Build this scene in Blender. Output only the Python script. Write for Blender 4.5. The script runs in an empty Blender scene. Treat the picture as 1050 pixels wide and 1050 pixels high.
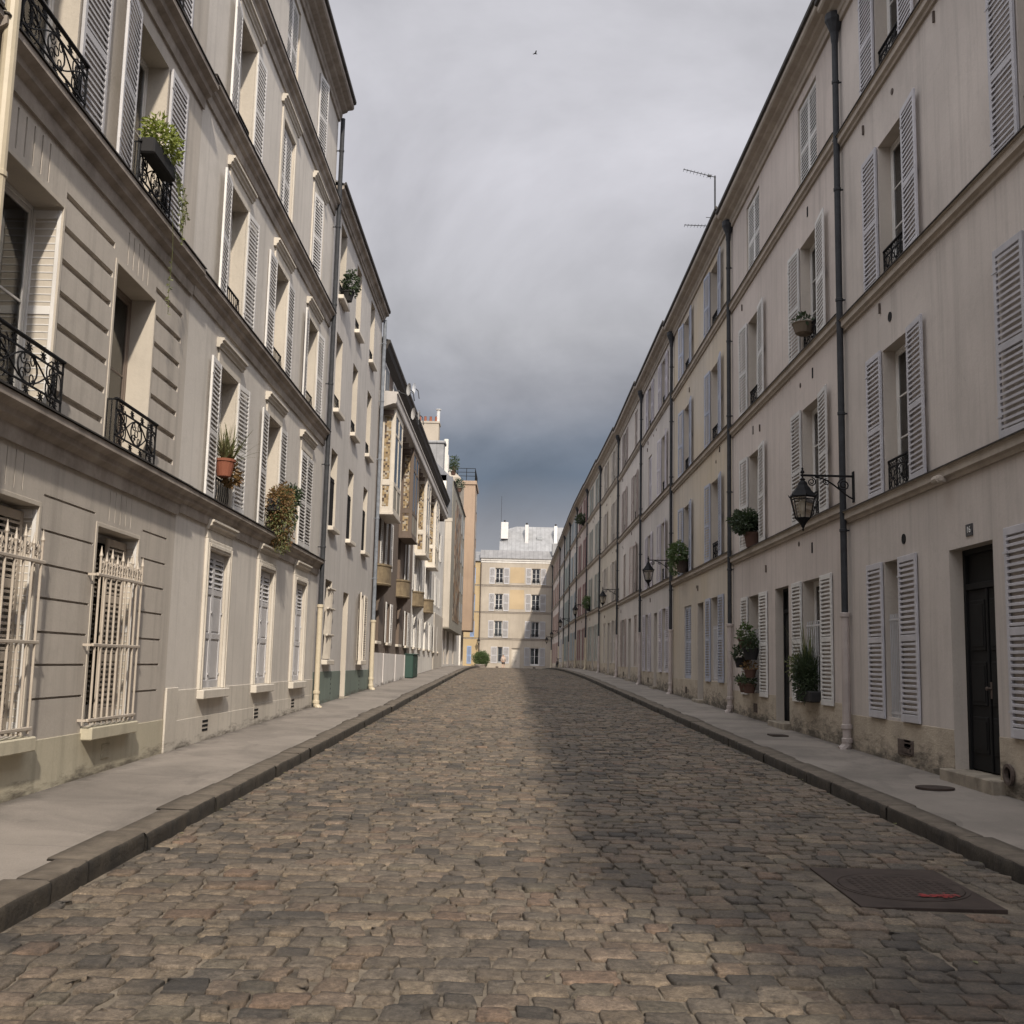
import bpy, math, random
import numpy as np
from mathutils import Matrix, Vector

random.seed(7)
rng = np.random.default_rng(11)
R = math.radians
scene = bpy.context.scene
col = scene.collection

# ------------------------------------------------------------------ camera
cd = bpy.data.cameras.new('camera')
cam = bpy.data.objects.new('camera', cd)
col.objects.link(cam)
cd.sensor_width = 36.0
cd.lens = 36.0 * 1130 / 1050
cd.clip_start = 0.05
cd.clip_end = 6000
_xr = Vector((0.999733, -0.000877, 0.023089))
_yd = Vector((0.022994, 0.135896, -0.990456))
_zf = Vector((-0.002269, 0.990723, 0.135879))
CAMZ = 1.7
m4 = Matrix.Identity(4)
for i_ in range(3):
    m4[i_][0] = _xr[i_]
    m4[i_][1] = -_yd[i_]
    m4[i_][2] = -_zf[i_]
m4[0][3], m4[1][3], m4[2][3] = 0, 0, CAMZ
cam.matrix_world = m4
scene.camera = cam

# ------------------------------------------------------------------ light
SUN = Vector((0.36, -1.4, 1.0)).normalized()          # towards the sun
SUN_STRENGTH = 4.5
sd = bpy.data.lights.new('sun', 'SUN')
sd.energy = SUN_STRENGTH
sd.angle = R(1.5)
sd.color = (1.0, 0.90, 0.76)
sun = bpy.data.objects.new('sun', sd)
col.objects.link(sun)
sun.rotation_euler = SUN.to_track_quat('Z', 'Y').to_euler()
sun.location = (10, -60, 40)

world = bpy.data.worlds.new('World')
scene.world = world
world.use_nodes = True
wn, wl = world.node_tree.nodes, world.node_tree.links
wn.clear()
def wnode(t, **kw):
    n = wn.new(t)
    for k, v in kw.items():
        setattr(n, k, v)
    return n
def wmath(op, a, b=None, clamp=False):
    n = wnode('ShaderNodeMath', operation=op, use_clamp=clamp)
    for i, v in enumerate((a, b)):
        if v is None: continue
        if hasattr(v, 'links'): wl.new(v, n.inputs[i])
        else: n.inputs[i].default_value = v
    return n.outputs[0]
tc = wnode('ShaderNodeTexCoord')
sep = wnode('ShaderNodeSeparateXYZ'); wl.new(tc.outputs['Generated'], sep.inputs[0])
zc = wmath('MAXIMUM', sep.outputs['Z'], 0.0)
den = wmath('ADD', zc, 0.70)
px = wmath('DIVIDE', sep.outputs['X'], den)
py = wmath('DIVIDE', sep.outputs['Y'], den)
comb = wnode('ShaderNodeCombineXYZ'); wl.new(px, comb.inputs[0]); wl.new(py, comb.inputs[1])
n1 = wnode('ShaderNodeTexNoise'); n1.inputs['Scale'].default_value = 3.6; n1.inputs['Detail'].default_value = 7
n1.inputs['Roughness'].default_value = 0.55; n1.inputs['Distortion'].default_value = 0.35
wl.new(comb.outputs[0], n1.inputs['Vector'])
n2 = wnode('ShaderNodeTexNoise'); n2.inputs['Scale'].default_value = 1.6; n2.inputs['Detail'].default_value = 4
wl.new(comb.outputs[0], n2.inputs['Vector'])
warp = wmath('ADD', wmath('MULTIPLY', wmath('SUBTRACT', n2.outputs[0], 0.5), 0.10),
             wmath('MULTIPLY', wmath('SUBTRACT', n1.outputs[0], 0.5), 0.06))
zw = wmath('ADD', wmath('ADD', zc, warp), wmath('MULTIPLY', sep.outputs['X'], -0.03))
ramp = wnode('ShaderNodeValToRGB'); wl.new(zw, ramp.inputs[0])
cr = ramp.color_ramp
stops = [(0.00, (.185, .186, .196)), (0.085, (.175, .177, .190)), (0.125, (.150, .153, .170)), (0.170, (.083, .102, .132)), (0.205, (.098, .112, .138)),
         (0.245, (.165, .168, .186)), (0.30, (.255, .254, .268)), (0.42, (.310, .306, .328)), (0.55, (.315, .312, .333)),
         (0.75, (.60, .60, .62)), (1.0, (.70, .70, .71))]
while len(cr.elements) < len(stops): cr.elements.new(0.5)
for e_, (p_, c_) in zip(cr.elements, stops):
    e_.position = p_; e_.color = (*c_, 1)
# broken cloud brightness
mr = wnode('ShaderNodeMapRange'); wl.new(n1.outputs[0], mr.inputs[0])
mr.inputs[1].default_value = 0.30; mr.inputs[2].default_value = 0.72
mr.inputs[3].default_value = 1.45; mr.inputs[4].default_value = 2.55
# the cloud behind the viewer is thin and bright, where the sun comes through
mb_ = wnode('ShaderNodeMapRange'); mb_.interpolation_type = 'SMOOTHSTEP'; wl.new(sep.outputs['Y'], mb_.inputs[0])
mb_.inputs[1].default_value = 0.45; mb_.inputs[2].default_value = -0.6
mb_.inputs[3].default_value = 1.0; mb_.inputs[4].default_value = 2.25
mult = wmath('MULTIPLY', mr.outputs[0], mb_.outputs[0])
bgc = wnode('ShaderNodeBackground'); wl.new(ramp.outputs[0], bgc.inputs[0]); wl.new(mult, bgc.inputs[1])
sky = wnode('ShaderNodeTexSky'); sky.sky_type = 'NISHITA'; sky.sun_disc = False
sky.sun_elevation = math.asin(SUN.z); sky.sun_rotation = math.atan2(SUN.x, SUN.y)
bgs = wnode('ShaderNodeBackground'); wl.new(sky.outputs[0], bgs.inputs[0]); bgs.inputs[1].default_value = 0.06
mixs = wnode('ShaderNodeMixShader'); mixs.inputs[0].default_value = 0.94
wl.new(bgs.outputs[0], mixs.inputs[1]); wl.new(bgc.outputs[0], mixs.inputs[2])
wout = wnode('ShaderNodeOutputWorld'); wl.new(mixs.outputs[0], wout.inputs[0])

vs = scene.view_settings
vs.view_transform = 'Standard'; vs.look = 'None'; vs.gamma = 1.0; vs.exposure = 0.0
vs.use_curve_mapping = False
scene.cycles.max_bounces = 6

# ------------------------------------------------------------------ ground profile and street edges
_gy = [-60, 0, 60, 70, 77, 86, 96, 108, 122, 140, 170]
_gz = [-0.99, 0, 0.99, 1.14, 1.215, 1.265, 1.265, 1.20, 1.08, 0.90, 0.60]
def g(y): return float(np.interp(y, _gy, _gz))
def xr_wall(y): return float(np.interp(y, [-60, 58, 90, 140], [5.61, 5.61, 5.17, 5.10]))
XL = -4.68
XKL = -2.92
def xkr(y): return xr_wall(y) - 1.66
KERB = 0.125

# ------------------------------------------------------------------ materials
MATS = {}
class NT:
    def __init__(s, m):
        m.use_nodes = True
        s.t = m.node_tree; s.n = s.t.nodes; s.l = s.t.links
        s.n.clear()
        s.out = s.n.new('ShaderNodeOutputMaterial')
        s.b = s.n.new('ShaderNodeBsdfPrincipled')
        s.l.new(s.b.outputs[0], s.out.inputs[0])
        s.pos = s.n.new('ShaderNodeNewGeometry').outputs['Position']
    def math(s, op, a, b=None, clamp=False):
        n = s.n.new('ShaderNodeMath'); n.operation = op; n.use_clamp = clamp
        for i, v in enumerate((a, b)):
            if v is None: continue
            if hasattr(v, 'links'): s.l.new(v, n.inputs[i])
            else: n.inputs[i].default_value = v
        return n.outputs[0]
    def scaled(s, v):
        n = s.n.new('ShaderNodeVectorMath'); n.operation = 'MULTIPLY'
        s.l.new(s.pos, n.inputs[0]); n.inputs[1].default_value = v
        return n.outputs[0]
    def noise(s, scale, detail=5, vec=None, rough=.55, dist=0):
        n = s.n.new('ShaderNodeTexNoise'); n.inputs['Scale'].default_value = scale
        n.inputs['Detail'].default_value = detail; n.inputs['Roughness'].default_value = rough
        n.inputs['Distortion'].default_value = dist
        s.l.new(vec if vec is not None else s.pos, n.inputs['Vector'])
        return n.outputs[0]
    def rng(s, v, a, b, c, d, smooth=False):
        n = s.n.new('ShaderNodeMapRange'); s.l.new(v, n.inputs[0])
        if smooth: n.interpolation_type = 'SMOOTHSTEP'
        for i, x in enumerate((a, b, c, d)): n.inputs[i + 1].default_value = x
        return n.outputs[0]
    def mix(s, f, a, b, mode='MIX'):
        n = s.n.new('ShaderNodeMix'); n.data_type = 'RGBA'; n.blend_type = mode
        for i, v in ((0, f), (6, a), (7, b)):
            if hasattr(v, 'links'): s.l.new(v, n.inputs[i])
            elif i == 0: n.inputs[0].default_value = v
            else: n.inputs[i].default_value = (*v[:3], 1)
        return n.outputs[2]
    def bump(s, h, strength, dist):
        n = s.n.new('ShaderNodeBump'); n.inputs['Strength'].default_value = strength
        n.inputs['Distance'].default_value = dist; s.l.new(h, n.inputs['Height'])
        s.l.new(n.outputs[0], s.b.inputs['Normal'])
    def color(s, c):
        if hasattr(c, 'links'): s.l.new(c, s.b.inputs['Base Color'])
        else: s.b.inputs['Base Color'].default_value = (*c, 1)
    def rough(s, r):
        if hasattr(r, 'links'): s.l.new(r, s.b.inputs['Roughness'])
        else: s.b.inputs['Roughness'].default_value = r

def scl(c, k): return tuple(min(1, x * k) for x in c)

def new_mat(name):
    m = bpy.data.materials.new(name); MATS[name] = m
    return m, NT(m)

def plaster(name, c, stain=0.72, warm=None, streak=0.34, bump=0.3, foot=False):
    """lime render: broad blotches, faint vertical rain streaks, fine grain"""
    m, t = new_mat(name)
    big = t.noise(0.35, 5, rough=.6)
    c1 = t.mix(t.rng(big, .35, .68, 0, 1), scl(c, .86), scl(c, 1.08))
    if warm: c1 = t.mix(t.rng(t.noise(.22, 4), .48, .62, 0, .8), c1, warm)
    st = t.noise(1.0, 5, t.scaled((5.0, 5.0, .22)), rough=.6)
    c2 = t.mix(t.rng(st, .50, .74, 0, streak * 1.5), c1, scl(c, stain * .76))
    st2 = t.noise(1.0, 7, t.scaled((1.6, 1.6, .30)), rough=.72)
    c2 = t.mix(t.rng(st2, .53, .72, 0, .5), c2, scl(c, stain))
    sp = t.noise(2.6, 6, rough=.7)
    c3 = t.mix(t.rng(sp, .57, .76, 0, .42), c2, scl(c, stain))
    rp = t.noise(.62, 2, rough=.4, dist=.6)
    c3 = t.mix(t.rng(rp, .585, .592, 0, .16), c3, scl(c, 1.06))
    c3 = t.mix(t.rng(t.noise(.8, 2, rough=.4, dist=.8), .635, .642, 0, .22), c3, scl(c, .84))
    cr_ = t.math('ABSOLUTE', t.math('SUBTRACT', t.noise(.9, 9, rough=.66, dist=.9), .5))
    gate = t.rng(t.noise(.5, 2), .50, .58, 0, .55)
    c3 = t.mix(t.math('MULTIPLY', t.rng(cr_, 0, .0022, 1, 0), gate), c3, scl(c, .45))
    if foot:      # splash dirt and damp along the pavement
        sx = t.n.new('ShaderNodeSeparateXYZ'); t.l.new(t.pos, sx.inputs[0])
        hh = t.math('SUBTRACT', sx.outputs['Z'], t.math('MULTIPLY', sx.outputs['Y'], .0165))
        mk = t.math('ADD', t.noise(3.0, 8, t.scaled((1, .45, 2.4)), rough=.7), t.rng(hh, .12, .42, .20, -.26))
        c3 = t.mix(t.rng(mk, .52, .72, 0, .85), c3, (.085, .07, .054))
    fine = t.noise(28, 6, rough=.7)
    c4 = t.mix(t.rng(fine, .3, .7, 0, 1), scl((1, 1, 1), .93), (1, 1, 1))
    c5 = t.mix(1.0, c3, c4, 'MULTIPLY')
    t.color(c5); t.rough(.92)
    h = t.math('ADD', t.noise(7, 5), t.math('MULTIPLY', fine, .35))
    t.bump(h, bump, .012)
    return m

def paint(name, c, rough=.5, wear=.18, bump=.08, dirt=None):
    m, t = new_mat(name)
    a = t.noise(3.0, 5, rough=.65)
    c1 = t.mix(t.rng(a, .35, .7, 0, 1), scl(c, 1 - wear), scl(c, 1.03))
    d = t.noise(9, 6, t.scaled((1, 1, .5)), rough=.7)
    c2 = t.mix(t.rng(d, .60, .80, 0, .5), c1, dirt or scl(c, .62))
    oi = t.n.new('ShaderNodeObjectInfo')
    v = t.rng(oi.outputs['Random'], 0, 1, .86, 1.08)
    hv = t.n.new('ShaderNodeHueSaturation'); t.l.new(v, hv.inputs['Value']); t.l.new(c2, hv.inputs['Color'])
    pe = t.noise(24, 7, rough=.75)
    c3 = t.mix(t.rng(pe, .64, .67, 0, .6), hv.outputs[0], dirt or scl(c, .5))
    t.color(c3); t.rough(rough)
    t.bump(t.noise(60, 4), bump, .004)
    return m

def metal(name, c, rough=.5, metallic=.0):
    m, t = new_mat(name)
    t.b.inputs['Specular IOR Level'].default_value = .22
    a = t.noise(6, 5, rough=.65)
    t.color(t.mix(t.rng(a, .35, .7, 0, 1), scl(c, .75), scl(c, 1.25))); t.rough(rough)
    t.b.inputs['Metallic'].default_value = metallic
    t.bump(t.noise(50, 4), .1, .003)
    return m

def stone(name, c, c2, scale=3.0, bump=.5, dist=.015, rough=.9):
    m, t = new_mat(name)
    a = t.noise(scale, 7, rough=.65, dist=.2)
    b = t.noise(scale * 6, 6, rough=.7)
    k = t.mix(t.rng(a, .36, .66, 0, 1), c, c2)
    k = t.mix(t.rng(b, .55, .8, 0, .5), k, scl(c, .6))
    t.color(k); t.rough(rough)
    t.bump(t.math('ADD', a, t.math('MULTIPLY', b, .5)), bump, dist)
    return m

def flat(name, c, rough=.8, emit=None):
    m, t = new_mat(name)
    t.color(c); t.rough(rough)
    return m

def leaf_mat(name, c, c2):
    m, t = new_mat(name)
    a = t.noise(14, 3)
    t.color(t.mix(t.rng(a, .38, .62, 0, 1), c, c2)); t.rough(.55)
    tr = t.n.new('ShaderNodeBsdfTranslucent'); tr.inputs[0].default_value = (*scl(c2, 1.2), 1)
    mx = t.n.new('ShaderNodeMixShader'); mx.inputs[0].default_value = .25
    t.l.new(t.b.outputs[0], mx.inputs[1]); t.l.new(tr.outputs[0], mx.inputs[2]); t.l.new(mx.outputs[0], t.out.inputs[0])
    return m

def glass_mat(name, tint=(.55, .58, .6), refl=1.0):
    m, t = new_mat(name)
    tr = t.n.new('ShaderNodeBsdfTransparent'); tr.inputs[0].default_value = (*tint, 1)
    gl = t.n.new('ShaderNodeBsdfGlossy'); gl.inputs['Roughness'].default_value = .03
    bp = t.n.new('ShaderNodeBump'); bp.inputs['Strength'].default_value = .06; bp.inputs['Distance'].default_value = .02
    t.l.new(t.noise(2.5, 2), bp.inputs['Height']); t.l.new(bp.outputs[0], gl.inputs['Normal'])
    fr = t.n.new('ShaderNodeFresnel'); fr.inputs[0].default_value = 1.5
    f = t.math('MINIMUM', t.math('ADD', t.math('MULTIPLY', fr.outputs[0], refl), .03), 1.0)
    mx = t.n.new('ShaderNodeMixShader'); t.l.new(f, mx.inputs[0])
    t.l.new(tr.outputs[0], mx.inputs[1]); t.l.new(gl.outputs[0], mx.inputs[2]); t.l.new(mx.outputs[0], t.out.inputs[0])
    return m

def plinth_mat(name, c, grime):
    """limestone footing: blocks of tone, moss and soot patches that thicken towards the pavement"""
    m, t = new_mat(name)
    a = t.noise(1.6, 7, rough=.65, dist=.3)
    k = t.mix(t.rng(a, .36, .66, 0, 1), scl(c, .82), scl(c, 1.1))
    tcn = t.n.new('ShaderNodeTexCoord')
    sp = t.n.new('ShaderNodeSeparateXYZ'); t.l.new(tcn.outputs['Object'], sp.inputs[0])
    hgt = t.rng(sp.outputs['Z'], 0.0, .60, .20, -.16)
    pn = t.noise(4.2, 9, t.scaled((1, .5, 1.7)), rough=.74, dist=.3)
    f = t.rng(t.math('ADD', pn, hgt), .50, .72, 0, .88)
    k = t.mix(f, k, grime)
    p2 = t.noise(17, 6, rough=.7)
    k = t.mix(t.rng(p2, .62, .72, 0, .6), k, scl(c, .55))
    t.color(k); t.rough(.95)
    t.bump(t.math('ADD', pn, t.math('MULTIPLY', p2, .6)), .8, .03)
    return m

def cobble_mat():
    m, t = new_mat('cobble stone')
    at = t.n.new('ShaderNodeAttribute'); at.attribute_name = 'stone_color'
    a = t.noise(9, 7, rough=.68, dist=.3)
    k = t.mix(1.0, at.outputs['Color'], t.mix(t.rng(a, .3, .72, 0, 1), (.68, .66, .635), (1.56, 1.51, 1.42)), 'MULTIPLY')
    sp = t.noise(60, 6, rough=.8)
    k = t.mix(1.0, k, t.mix(t.rng(sp, .36, .64, 0, 1), (.60, .60, .60), (1.26, 1.26, 1.26)), 'MULTIPLY')
    md = t.noise(22, 7, rough=.75, dist=.6)
    k = t.mix(1.0, k, t.mix(t.rng(md, .36, .62, 0, 1), (.66, .65, .64), (1.22, 1.21, 1.20)), 'MULTIPLY')
    ck = t.noise(7, 8, rough=.8, dist=1.2)
    k = t.mix(t.rng(t.math('ABSOLUTE', t.math('SUBTRACT', ck, .5)), .0, .010, .65, 0), k, (.03, .026, .022))
    oil = t.noise(.55, 6, rough=.62, dist=.5)
    k = t.mix(t.rng(oil, .55, .68, 0, .72), k, (.020, .020, .021))
    du = t.noise(1.3, 6, rough=.6)
    k = t.mix(t.rng(du, .55, .75, 0, .35), k, (.13, .105, .078))
    t.color(k); t.rough(t.rng(a, .3, .7, .62, .9))
    h = t.math('ADD', t.math('MULTIPLY', md, 1.0), t.math('MULTIPLY', sp, .4))
    t.bump(h, 1.0, .018)
    return m

def bed_mat():
    m, t = new_mat('sand joint')
    a = t.noise(2.2, 7, rough=.7)
    k = t.mix(t.rng(a, .38, .62, 0, 1), (.045, .036, .028), (.20, .165, .125))
    b = t.noise(80, 4, rough=.7)
    k = t.mix(1.0, k, t.mix(t.rng(b, .3, .7, 0, 1), (.7, .7, .7), (1.15, 1.15, 1.15)), 'MULTIPLY')
    t.color(k); t.rough(.98)
    t.bump(b, .8, .01)
    return m

def asphalt(name, c):
    m, t = new_mat(name)
    a = t.noise(.8, 7, rough=.65, dist=.4)
    k = t.mix(t.rng(a, .36, .64, 0, 1), scl(c, .74), scl(c, 1.16))
    b = t.noise(95, 4, rough=.8)
    k = t.mix(1.0, k, t.mix(t.rng(b, .34, .68, 0, 1), (.70, .70, .70), (1.16, 1.16, 1.16)), 'MULTIPLY')
    s = t.noise(1.0, 6, t.scaled((2.6, .6, 1)), rough=.7)
    k = t.mix(t.rng(s, .53, .72, 0, .6), k, scl(c, .5))
    v = t.noise(3.3, 7, rough=.7)
    k = t.mix(t.rng(v, .60, .72, 0, .45), k, scl(c, .5))
    sx = t.n.new('ShaderNodeSeparateXYZ'); t.l.new(t.pos, sx.inputs[0])
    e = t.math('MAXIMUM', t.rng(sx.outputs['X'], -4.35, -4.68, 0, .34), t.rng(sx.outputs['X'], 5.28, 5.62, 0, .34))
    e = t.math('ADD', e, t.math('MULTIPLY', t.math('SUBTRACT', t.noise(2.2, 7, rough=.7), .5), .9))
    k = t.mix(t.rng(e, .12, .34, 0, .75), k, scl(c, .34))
    fr = t.math('FRACT', t.math('ADD', t.math('MULTIPLY', sx.outputs['Y'], .233), t.math('MULTIPLY', t.noise(1.5, 3), .012)))
    k = t.mix(t.rng(fr, .0015, .0045, .7, 0), k, scl(c, .3))
    pt = t.noise(.45, 1, rough=.3)
    k = t.mix(t.rng(pt, .56, .563, 0, .3), k, scl(c, 1.25))
    t.color(k); t.rough(.9)
    t.bump(t.math('ADD', b, t.math('MULTIPLY', a, .8)), .35, .006)
    return m

def ceramic_mat():
    m, t = new_mat('ochre ceramic')
    sn = t.n.new('ShaderNodeVectorMath'); sn.operation = 'FLOOR'; t.l.new(t.scaled((15.0, 15.0, 15.0)), sn.inputs[0])
    wn_ = t.n.new('ShaderNodeTexWhiteNoise'); t.l.new(sn.outputs[0], wn_.inputs['Vector'])
    sc = t.n.new('ShaderNodeSeparateColor'); t.l.new(wn_.outputs['Color'], sc.inputs[0])
    k = t.mix(t.rng(sc.outputs[0], .45, .55, 0, 1), (.29, .21, .11), (.22, .155, .08))
    k = t.mix(t.rng(sc.outputs[1], .70, .74, 0, 1), k, (.05, .028, .018))
    k = t.mix(t.rng(sc.outputs[2], .80, .84, 0, 1), k, (.34, .30, .24))
    t.color(k); t.rough(.45)
    return m

def mosaic_mat():
    m, t = new_mat('dark mosaic')
    vo = t.n.new('ShaderNodeTexVoronoi'); vo.inputs['Scale'].default_value = 2.2; t.l.new(t.pos, vo.inputs['Vector'])
    sc = t.n.new('ShaderNodeSeparateColor'); t.l.new(vo.outputs['Color'], sc.inputs[0])
    k = t.mix(t.rng(sc.outputs[0], .48, .52, 0, 1), (.045, .03, .022), (.30, .25, .19))
    k = t.mix(t.rng(sc.outputs[1], .74, .78, 0, 1), k, (.24, .12, .045))
    t.color(k); t.rough(.5)
    return m

def zinc(name, c):
    m, t = new_mat(name)
    w = t.n.new('ShaderNodeTexWave'); w.inputs['Scale'].default_value = .55; w.bands_direction = 'X'
    t.l.new(t.pos, w.inputs['Vector']); 
    a = t.noise(1.2, 6, rough=.65)
    k = t.mix(t.rng(a, .35, .68, 0, 1), scl(c, .8), scl(c, 1.15))
    k = t.mix(t.rng(w.outputs[0], .93, 1.0, 0, .5), k, scl(c, .5))
    t.color(k); t.rough(.55)
    t.bump(w.outputs[0], .3, .02)
    return m

plaster('greige render', (0.515, 0.465, 0.43))
plaster('rose greige render', (0.515, 0.455, 0.42))
plaster('tan render', (.475, .42, .355), warm=(.475, .395, .29))
plaster('pale greige render', (0.5, 0.455, 0.42))
plaster('grey beige render', (0.49, 0.45, 0.42))
plaster('ochre render', (0.455, 0.405, 0.335))
plaster('cream render', (0.48, 0.435, 0.38))
plaster('pink render', (0.45, 0.385, 0.355))
plaster('salmon render', (0.45, 0.385, 0.345))
plaster('ash render', (0.44, 0.415, 0.38))
plaster('stone grey render', (0.475, 0.43, 0.38), streak=.35)
plaster('pearl render', (0.575, 0.535, 0.49), streak=.3)
plaster('silver render', (0.5, 0.47, 0.445), streak=.35)
plaster('brown render', (.145, .11, .088))
plaster('white render', (0.696, 0.666, 0.624), streak=.3)
plaster('light panel render', (0.624, 0.588, 0.564), foot=True)
plaster('butter render', (0.385, 0.335, 0.275), stain=.85)
plaster('apricot patch render', (0.42, 0.32, 0.2), stain=.9, streak=.1)
plaster('yellow render', (0.42, 0.315, 0.18), stain=.85)
plaster('peach render', (0.335, 0.245, 0.18), stain=.85)
plaster('olive grey render', (0.27, 0.25, 0.21))
plaster('reveal render', (0.47, 0.42, 0.37), streak=.15)
plaster('cream reveal render', (0.5, 0.45, 0.385), streak=.12)
plaster('straw dado render', (.49, .445, .34), foot=True, stain=.7)
plaster('cream dado render', (0.564, 0.516, 0.45), foot=True, stain=.68)
plaster('green dado render', (.145, .18, .155), foot=True, stain=.75)
plinth_mat('limestone plinth', (0.41, 0.35, 0.275), (.050, .042, .032))
plinth_mat('grey plinth', (.34, .30, .25), (.055, .047, .038))
stone('ledge stone', (.40, .35, .30), (.30, .26, .22), 2.2, .35, .012)
stone('weathered ledge stone', (.37, .325, .285), (.20, .17, .145), 2.0, .4, .015)
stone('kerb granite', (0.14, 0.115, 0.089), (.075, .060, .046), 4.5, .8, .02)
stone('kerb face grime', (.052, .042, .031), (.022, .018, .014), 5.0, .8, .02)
stone('ochre stone', (.215, .165, .10), (.12, .088, .055), 3.0, .6, .015)
stone('step stone', (.30, .26, .205), (.16, .135, .105), 3.5, .6, .015)
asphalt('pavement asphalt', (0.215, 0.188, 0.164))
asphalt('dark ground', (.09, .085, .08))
cobble_mat(); bed_mat(); ceramic_mat(); mosaic_mat()
zinc('zinc roof', (.19, .185, .185)); zinc('slate zinc', (.13, .135, .15)); zinc('pale zinc', (.235, .235, .24))
paint('lavender paint', (0.475, 0.465, 0.495)); paint('off white paint', (0.606, 0.596, 0.58)); paint('blue grey paint', (0.389, 0.418, 0.506))
paint('lilac grey paint', (0.515, 0.482, 0.526)); paint('taupe paint', (.36, .295, .27)); paint('beige paint', (.50, .45, .40))
paint('sage paint', (.32, .345, .32)); paint('maroon paint', (0.25, 0.12, 0.12)); paint('teal paint', (0.25, 0.315, 0.315))
paint('pale blue paint', (.36, .43, .48)); paint('terracotta paint', (0.34, 0.22, 0.18)); paint('sky blue paint', (.27, .36, .55))
paint('white paint', (0.612, 0.594, 0.576), wear=.12); paint('ivory paint', (0.46, 0.4, 0.335), wear=.2, dirt=(.33, .21, .12))
paint('grey white paint', (0.504, 0.495, 0.508), wear=.12)
paint('cream paint', (.63, .57, .49), wear=.14)
paint('window white', (.60, .58, .555), wear=.15); paint('window brown', (.17, .13, .105)); paint('window grey', (.28, .29, .30))
paint('blue grey door', (.12, .13, .145)); paint('grey door', (.24, .225, .21))
paint('green cabinet', (.018, .055, .042), rough=.6)
metal('dark door', (.0065, .0065, .007), .7)
metal('black iron', (.009, .009, .0105), .75); metal('rust iron', (.09, .07, .06), .7)
metal('zinc pipe', (.036, .038, .043), .6); metal('blue pipe', (.17, .185, .21), .5)
paint('pale pipe', (.46, .40, .375), wear=.2); paint('cream pipe', (.56, .485, .36), wear=.15)
metal('manhole iron', (0.046, 0.034, 0.029), .7)
metal('flashing', (.050, .045, .042), .7)
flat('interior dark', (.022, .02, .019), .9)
flat('red mark', (.27, .028, .028), .8)
flat('dark clay', (.085, .045, .032), .9)
flat('electric box', (.30, .29, .28), .6)
flat('plate blue black', (.02, .022, .03), .4); flat('plate white', (.62, .62, .60), .5)
flat('terracotta', (.22, .075, .042), .85); flat('dark planter', (.012, .011, .012), .8); flat('wicker', (.14, .11, .08), .9)
flat('jacket', (.42, .33, .27), .9); flat('shorts', (.04, .028, .025), .9); flat('skin', (.42, .26, .19), .6); flat('hair', (.02, .015, .012), .7)
flat('tyre', (.02, .02, .02), .8); flat('dish white', (.66, .66, .66), .4)
flat('frosted lamp', (.50, .475, .43), .35)
flat('curtain', (.52, .50, .47), .95)
glass_mat('window glass'); glass_mat('lamp glass', (.8, .78, .74), .8)
leaf_mat('fresh leaf', (.13, .17, .03), (.24, .27, .05)); leaf_mat('green leaf', (.045, .075, .025), (.09, .13, .04))
leaf_mat('dark leaf', (.02, .036, .016), (.045, .066, .026)); leaf_mat('rust leaf', (.15, .075, .03), (.20, .13, .05))
leaf_mat('olive leaf', (.10, .12, .045), (.17, .18, .07)); leaf_mat('dry leaf', (.22, .19, .11), (.14, .15, .06))
flat('stem brown', (.10, .075, .05), .9)
def M(n): return MATS[n]

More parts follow.
